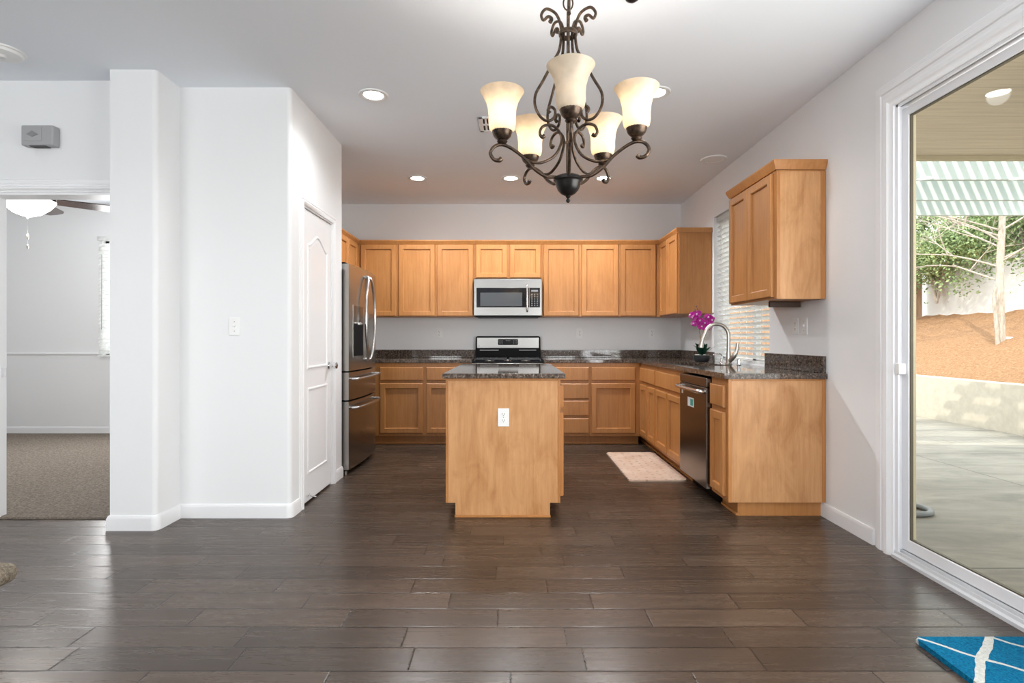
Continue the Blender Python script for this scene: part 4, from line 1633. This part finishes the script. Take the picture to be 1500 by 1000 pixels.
INN = [(.165, .0605), (.135, .053), (.1, .057), (.052, .0874), (.026, .1414), (.036, .178), (.066, .199), (.100, .191), (.1124, .166), (.104, .151), (.094, .157)]
CAGE = [(.072, .586), (.066, .600), (.080, .606), (.098, .590), (.106, .61), (.086, .634), (.050, .622), (.031, .584), (.028, .54), (.036, .4845), (.06, .439), (.1, .362), (.1285, .309), (.130, .263), (.108, .225), (.08, .2136), (.056, .229), (.052, .2556), (.068, .268), (.080, .254), (.072, .243)]
SM = M['shade']
prof_sh = [(.026, .150), (.036, .154), (.046, .166), (.050, .186), (.0495, .212), (.052, .240), (.060, .268), (.072, .290), (.0815, .304), (.0785, .306), (.068, .289), (.0565, .268), (.0485, .240), (.046, .212), (.0465, .186), (.0425, .168), (.030, .157)]


def radial(pts, ang):
    c_, s_ = math.cos(ang), math.sin(ang)
    return [(r * c_, r * s_, z) for r, z in pts]


for k in range(5):
    ang = R(-93.8 + 72 * k)
    c_, s_ = math.cos(ang), math.sin(ang)
    b = new_bm(); tube(b, radial(ARM, ang), [.0065] * 9 + [.007, .008, .009], 8, smooth=5); arm = obj('arm', b, M['bronze'], t)
    b = new_bm(); tube(b, radial(INN, ang), [.0055] * 9 + [.007, .008], 8, smooth=5); obj('inner_scroll', b, M['bronze'], arm)
    b = new_bm(); tube(b, radial(CAGE, ang), [.008, .007] + [.0055] * 17 + [.006, .0075], 8, smooth=5); obj('cage_scroll', b, M['bronze'], t)
    b = new_bm(); lathe(b, [(.008, .111), (.015, .114), (.020, .121), (.015, .127), (.022, .130), (.032, .140), (.037, .153), (.039, .158), (.034, .159)], 22, (.257 * c_, .257 * s_, 0)); obj('candle_cup', b, M['bronze'], t)
    b = new_bm(); lathe(b, prof_sh, 36, (.257 * c_, .257 * s_, 0), cap=False)
    sh = obj('glass_shade', b, SM, t)
    b = new_bm(); lathe(b, [(.012, .158), (.014, .17), (.024, .200), (.025, .216), (.019, .232), (.003, .239)], 16, (.257 * c_, .257 * s_, 0))
    bm_ = mat('bulb_glow' if k else 'bulb_dim', (1, 1, 1), .5, emit=(1, .94, .84), estr=260 if k else 1.2)
    obj('bulb', b, bm_, sh)
    if k:
        pl_ = bpy.data.lights.new('shade_lamp', 'POINT'); pl_.energy = .6; pl_.shadow_soft_size = .03; pl_.color = (1, .9, .76)
        po_ = bpy.data.objects.new('shade_lamp', pl_); po_.location = (.257 * c_, .257 * s_, .252); C.objects.link(po_); po_.parent = sh

# ================================================================ CEILING FAN IN THE BEDROOM
t = thing('ceiling_fan', 'ceiling fan with glowing bowl light seen through the bedroom doorway', 'ceiling fan', (-4.38, 5.0, 0))
b = new_bm(); lathe(b, [(.0, 2.245), (.03, 2.248), (.10, 2.275), (.165, 2.33), (.205, 2.385), (.205, 2.395), (.19, 2.395), (.0, 2.395)], 36, cap=False); obj('bowl_light', b, mat('fan_bowl_lamp', (1, 1, 1), .4, emit=(1, .97, .92), estr=3.0), t)
b = new_bm(); lathe(b, [(.001, 2.225), (.008, 2.228), (.012, 2.238), (.028, 2.246), (.03, 2.25)], 16); obj('bowl_finial', b, M['nickel'], t)
b = new_bm(); lathe(b, [(.20, 2.397), (.12, 2.41), (.10, 2.43), (.13, 2.45), (.14, 2.50), (.10, 2.54), (.03, 2.56), (.016, 2.57), (.016, 2.68), (.07, 2.70), (.075, H)], 28); obj('motor_housing', b, M['nickel'], t)
for k in range(5):
    a = R(40 + 72 * k)
    b = new_bm()
    pts = [(.17, -.062), (.62, -.080), (.675, -.055), (.69, 0), (.675, .055), (.62, .080), (.17, .062)]
    tl = R(-13)
    lo, hi = [], []
    for u_, v_ in pts:
        for arr, dz_ in ((lo, 0), (hi, .007)):
            x, y, z = u_, v_ * math.cos(tl), 2.405 + v_ * math.sin(tl) + dz_
            arr.append(b.verts.new((x * math.cos(a) - y * math.sin(a), x * math.sin(a) + y * math.cos(a), z)))
    b.faces.new(lo); b.faces.new(hi)
    for j in range(len(pts)):
        b.faces.new((lo[j], lo[(j + 1) % 7], hi[(j + 1) % 7], hi[j]))
    bl_ = obj('blade', b, mat('fan_blade', (.025, .013, .010), .18), t)
    b = new_bm(); tube(b, [(.10 * math.cos(a), .10 * math.sin(a), 2.445), (.20 * math.cos(a), .20 * math.sin(a), 2.442)], .018, 8, sq=.4); obj('blade_bracket', b, M['nickel'], bl_)
b = new_bm(); tube(b, [(0, 0, 2.23), (0, 0, 1.965)], .0022, 6)
lathe(b, [(.004, 2.04), (.010, 2.05), (.010, 2.075), (.004, 2.085)], 10); lathe(b, [(.004, 1.955), (.009, 1.965), (.009, 1.985), (.004, 1.995)], 10)
obj('pull_chain', b, M['nickel'], t)
fl = bpy.data.lights.new('fan_lamp', 'POINT'); fl.energy = 22; fl.shadow_soft_size = .12; fl.color = (1, .97, .93)
fo = bpy.data.objects.new('fan_lamp', fl); fo.location = (0, 0, 2.10); C.objects.link(fo); fo.parent = t

# ================================================================ OUTSIDE
PZ = -.08
b = new_bm(); bx(b, 2.14, 6.449, -4, 14.7, PZ - .1, PZ)
struct('ground_patio', b, M['concrete'], 'grey stamped concrete patio outside the sliding door', 'patio', smooth=False)
b = new_bm(); bx(b, 6.45, 6.65, -4, 14.7, PZ - .1, .56, .012)
tag(obj('retaining_wall', b, M['block']), 'low pale concrete retaining wall holding the mulch slope', 'retaining wall', kind='structure')
random.seed(3)
b = new_bm()
nx, ny = 26, 70
grid = []
for i in range(nx + 1):
    rowv = []
    for j in range(ny + 1):
        x = 6.655 + (10.993 - 6.655) * i / nx; y = -2 + 16.7 * j / ny
        z = .50 + (1.76 - .50) * (i / nx) ** .95 + random.uniform(-.025, .025)
        rowv.append(b.verts.new((x, y, z)))
    grid.append(rowv)
for i in range(nx):
    for j in range(ny):
        b.faces.new((grid[i][j], grid[i + 1][j], grid[i + 1][j + 1], grid[i][j + 1]))
tag(obj('ground_mulch', b, M['mulch'], ang=80), 'orange brown bark mulch covering the garden slope', 'mulch slope', kind='stuff')
b = new_bm(); bx(b, 11.0, 11.2, -2, 14.9, 0, 3.05)
tag(obj('garden_wall', b, M['stucco'], smooth=False), 'white stucco garden wall at the top of the slope', 'garden wall', kind='structure')
# side fence
b = new_bm()
x = 2.2
while x < 10.9:
    bx(b, x, x + .138, 14.72, 14.74, PZ, 3.1)
    x += .143
tag(obj('side_fence', b, M['fence'], smooth=False), 'brown wooden board fence at the end of the garden wall', 'fence')
# patio roof and lattice
t = thing('patio_cover', 'patio cover with tan boarded ceiling and pale slatted lattice', 'patio cover', (2.15, 4.3, 2.55))
b = new_bm(); bx(b, 0, 4.4, -8.0, 0, 0, .12); obj('boarded_ceiling', b, M['soffit'], t, smooth=False)
b = new_bm(); bx(b, 0, 4.4, -.04, .0, -.03, 0); obj('edge_trim', b, M['tanf'], t, smooth=False)
for yy in (4.70, 5.39, 6.04):
    b = new_bm(); bx(b, 1.14, 3.61, yy - 4.3, yy - 4.3 + .045, -.055, .21); obj('rafter', b, M['lattice'], t, smooth=False)
x = 1.16
n = 0
while x < 3.62:
    b = new_bm(); bx(b, x, x + .045, .005, 1.95, .211, .250); obj('slat', b, M['lattice'], t, smooth=False)
    x += .105; n += 1
b = new_bm(); bx(b, 3.62, 3.71, 1.70, 1.80, PZ - 2.55, .20); obj('post', b, M['lattice'], t, smooth=False)
b = new_bm(); lathe(b, [(.0, -.012), (.075, -.012), (.10, -.006), (.105, 0)], 28, (4.45, 3.0 + .95, 2.5495), cap=False)
tag(obj('patio_light', b, mat('patio_lamp', (1, .95, .8), .4, emit=(1, .9, .7), estr=1.2)), 'round light in the tan patio ceiling', 'ceiling light')
# hose
b = new_bm()
tube(b, [(2.30, 3.72, PZ + .02), (2.55, 3.80, PZ + .02), (2.84, 3.79, PZ + .02), (2.93, 3.90, PZ + .02), (2.85, 4.03, PZ + .02), (2.55, 4.06, PZ + .02), (2.30, 4.00, PZ + .02)], .019, 10, smooth=6)
tag(obj('garden_hose', b, M['hose'], ang=60), 'grey garden hose loop lying on the patio', 'hose')


# trees
def branches(bm, p, d, L, r, depth, rng):
    q = p + d * L
    mid = p + d * L * .5 + Vector((rng.uniform(-1, 1), rng.uniform(-1, 1), rng.uniform(-.3, .6))) * L * .06
    tube(bm, [p, mid, q], [r, r * .85, r * .68], 6, smooth=2)
    if depth == 0:
        return
    for k in range(rng.choice((2, 3))):
        nd = (d + Vector((rng.uniform(-1, 1), rng.uniform(-1, 1), rng.uniform(-.35, .6))) * .85).normalized()
        branches(bm, p + d * L * rng.uniform(.55, 1.0), nd, L * rng.uniform(.6, .85), r * .6, depth - 1, rng)


rng = random.Random(11)
t = thing('bare_tree', 'pale bare trunked tree on the mulch slope', 'tree', (8.65, 9.78, 1.06))
b = new_bm(); tube(b, [(0, 0, -.1), (-.02, 0, .6), (0, .02, 1.4), (.02, 0, 2.2), (0, 0, 3.2)], [.078, .066, .058, .048, .034], 12, smooth=4); obj('trunk', b, M['bark'], t)
b = new_bm(); tube(b, [(-.10, -.05, -.05), (-.13, -.05, .35), (-.17, -.05, .80), (-.14, -.05, 1.0)], [.034, .030, .024, .012], 8, smooth=3); obj('side_stem', b, M['bark'], t)
b = new_bm()
for z, dx, dy, L in ((1.35, -.9, .9, .9), (1.5, .8, -.6, .8), (1.8, -.8, .3, 1.0), (1.9, -.3, .9, .9), (2.2, .9, .4, .9), (2.3, -.9, -.2, .9), (2.7, .5, .8, .8), (2.8, -.6, .7, .8), (1.45, .2, -.9, .7), (1.1, -.5, .8, .8), (1.7, .1, 1, 1.0), (2.0, .9, .1, .9), (2.0, -1, .6, 1.1), (2.5, -.2, -.9, .9), (2.4, .6, .9, 1.0)):
    branches(b, Vector((0, 0, z)), Vector((dx, dy, .5)).normalized(), L, .017, 5, rng)
obj('branches', b, M['bark'], t)


def bush(name, label, loc, rx, ry, rz_, n, seed, group, lsz=.085):
    rg = random.Random(seed)
    t = thing(name, label, 'shrub', loc, group=group)
    b = new_bm()
    for k in range(5):
        a = rg.uniform(0, 2 * PI)
        tube(b, [(0, 0, -.3 if loc[2] > 2 else 0), (rx * .3 * math.cos(a), ry * .3 * math.sin(a), rz_ * .7), (rx * .75 * math.cos(a), ry * .75 * math.sin(a), rz_ * 1.4)], [.035, .022, .008], 6, smooth=3)
    obj('stem', b, M['bark'], t)
    b = new_bm()
    clumps = [(Vector((rg.gauss(0, .5) * rx, rg.gauss(0, .5) * ry, rz_ + rg.gauss(0, .45) * rz_)), rg.uniform(.25, .5)) for _ in range(26)]
    for k in range(n):
        c_, cr = rg.choice(clumps)
        p = c_ + Vector((rg.gauss(0, 1), rg.gauss(0, 1), rg.gauss(0, 1))) * cr * .55
        u_ = Vector((rg.uniform(-1, 1), rg.uniform(-1, 1), rg.uniform(-1, .6))).normalized()
        v_ = u_.cross(Vector((rg.uniform(-1, 1), rg.uniform(-1, 1), rg.uniform(-1, 1)))).normalized()
        s_ = lsz * rg.uniform(.6, 1.3)
        w_ = u_.cross(v_) * s_ * .10
        q = [b.verts.new(x) for x in (p, p + u_ * s_ * .5 + v_ * s_ * .28 + w_, p + u_ * s_, p + u_ * s_ * .5 - v_ * s_ * .28 + w_)]
        b.faces.new(q)
    o = obj('foliage', b, M['leaf'], t, smooth=False)
    return t


GT = 'shrubs along the garden wall'
bush('leafy_shrub', 'green leafy shrub hanging over the left end of the white garden wall', (10.75, 14.0, 2.35), .7, .8, .8, 5600, 1, GT)
bush('leafy_shrub', 'second green shrub over the white garden wall, left of the bare tree', (11.1, 13.1, 2.75), .7, .8, .8, 5200, 2, GT)
bush('leafy_shrub', 'green shrub above the white garden wall right behind the bare tree', (11.2, 12.0, 2.85), .7, .8, .8, 5200, 3, GT)
bush('leafy_shrub', 'green shrub at the right end above the white garden wall', (11.2, 10.7, 2.8), .7, .9, .8, 5200, 4, GT)
bush('leafy_tree', 'tall green tree rising behind the left of the garden wall', (12.6, 14.2, 2.6), 1.5, 1.6, 1.7, 9500, 6, None, .15)
bush('leafy_tree', 'dark green tree behind the corner where fence and garden wall meet', (12.0, 17.0, 2.0), 1.5, 1.2, 1.8, 7000, 9, None, .15)
bush('leafy_tree', 'tall green tree rising behind the right of the garden wall', (12.8, 11.4, 2.6), 1.5, 1.7, 1.7, 9500, 7, None, .15)
b = new_bm(); bmesh.ops.create_icosphere(b, subdivisions=3, radius=.09, matrix=Matrix.Translation((8.80, 9.80, 1.13)) @ Matrix.Diagonal((1.3, 1.2, .6, 1)))
for v_ in b.verts:
    v_.co += Vector((random.uniform(-.008, .008),) * 3)
tag(obj('garden_stone', b, M['stucco']), 'small white stone beside the bare tree trunk', 'stone')
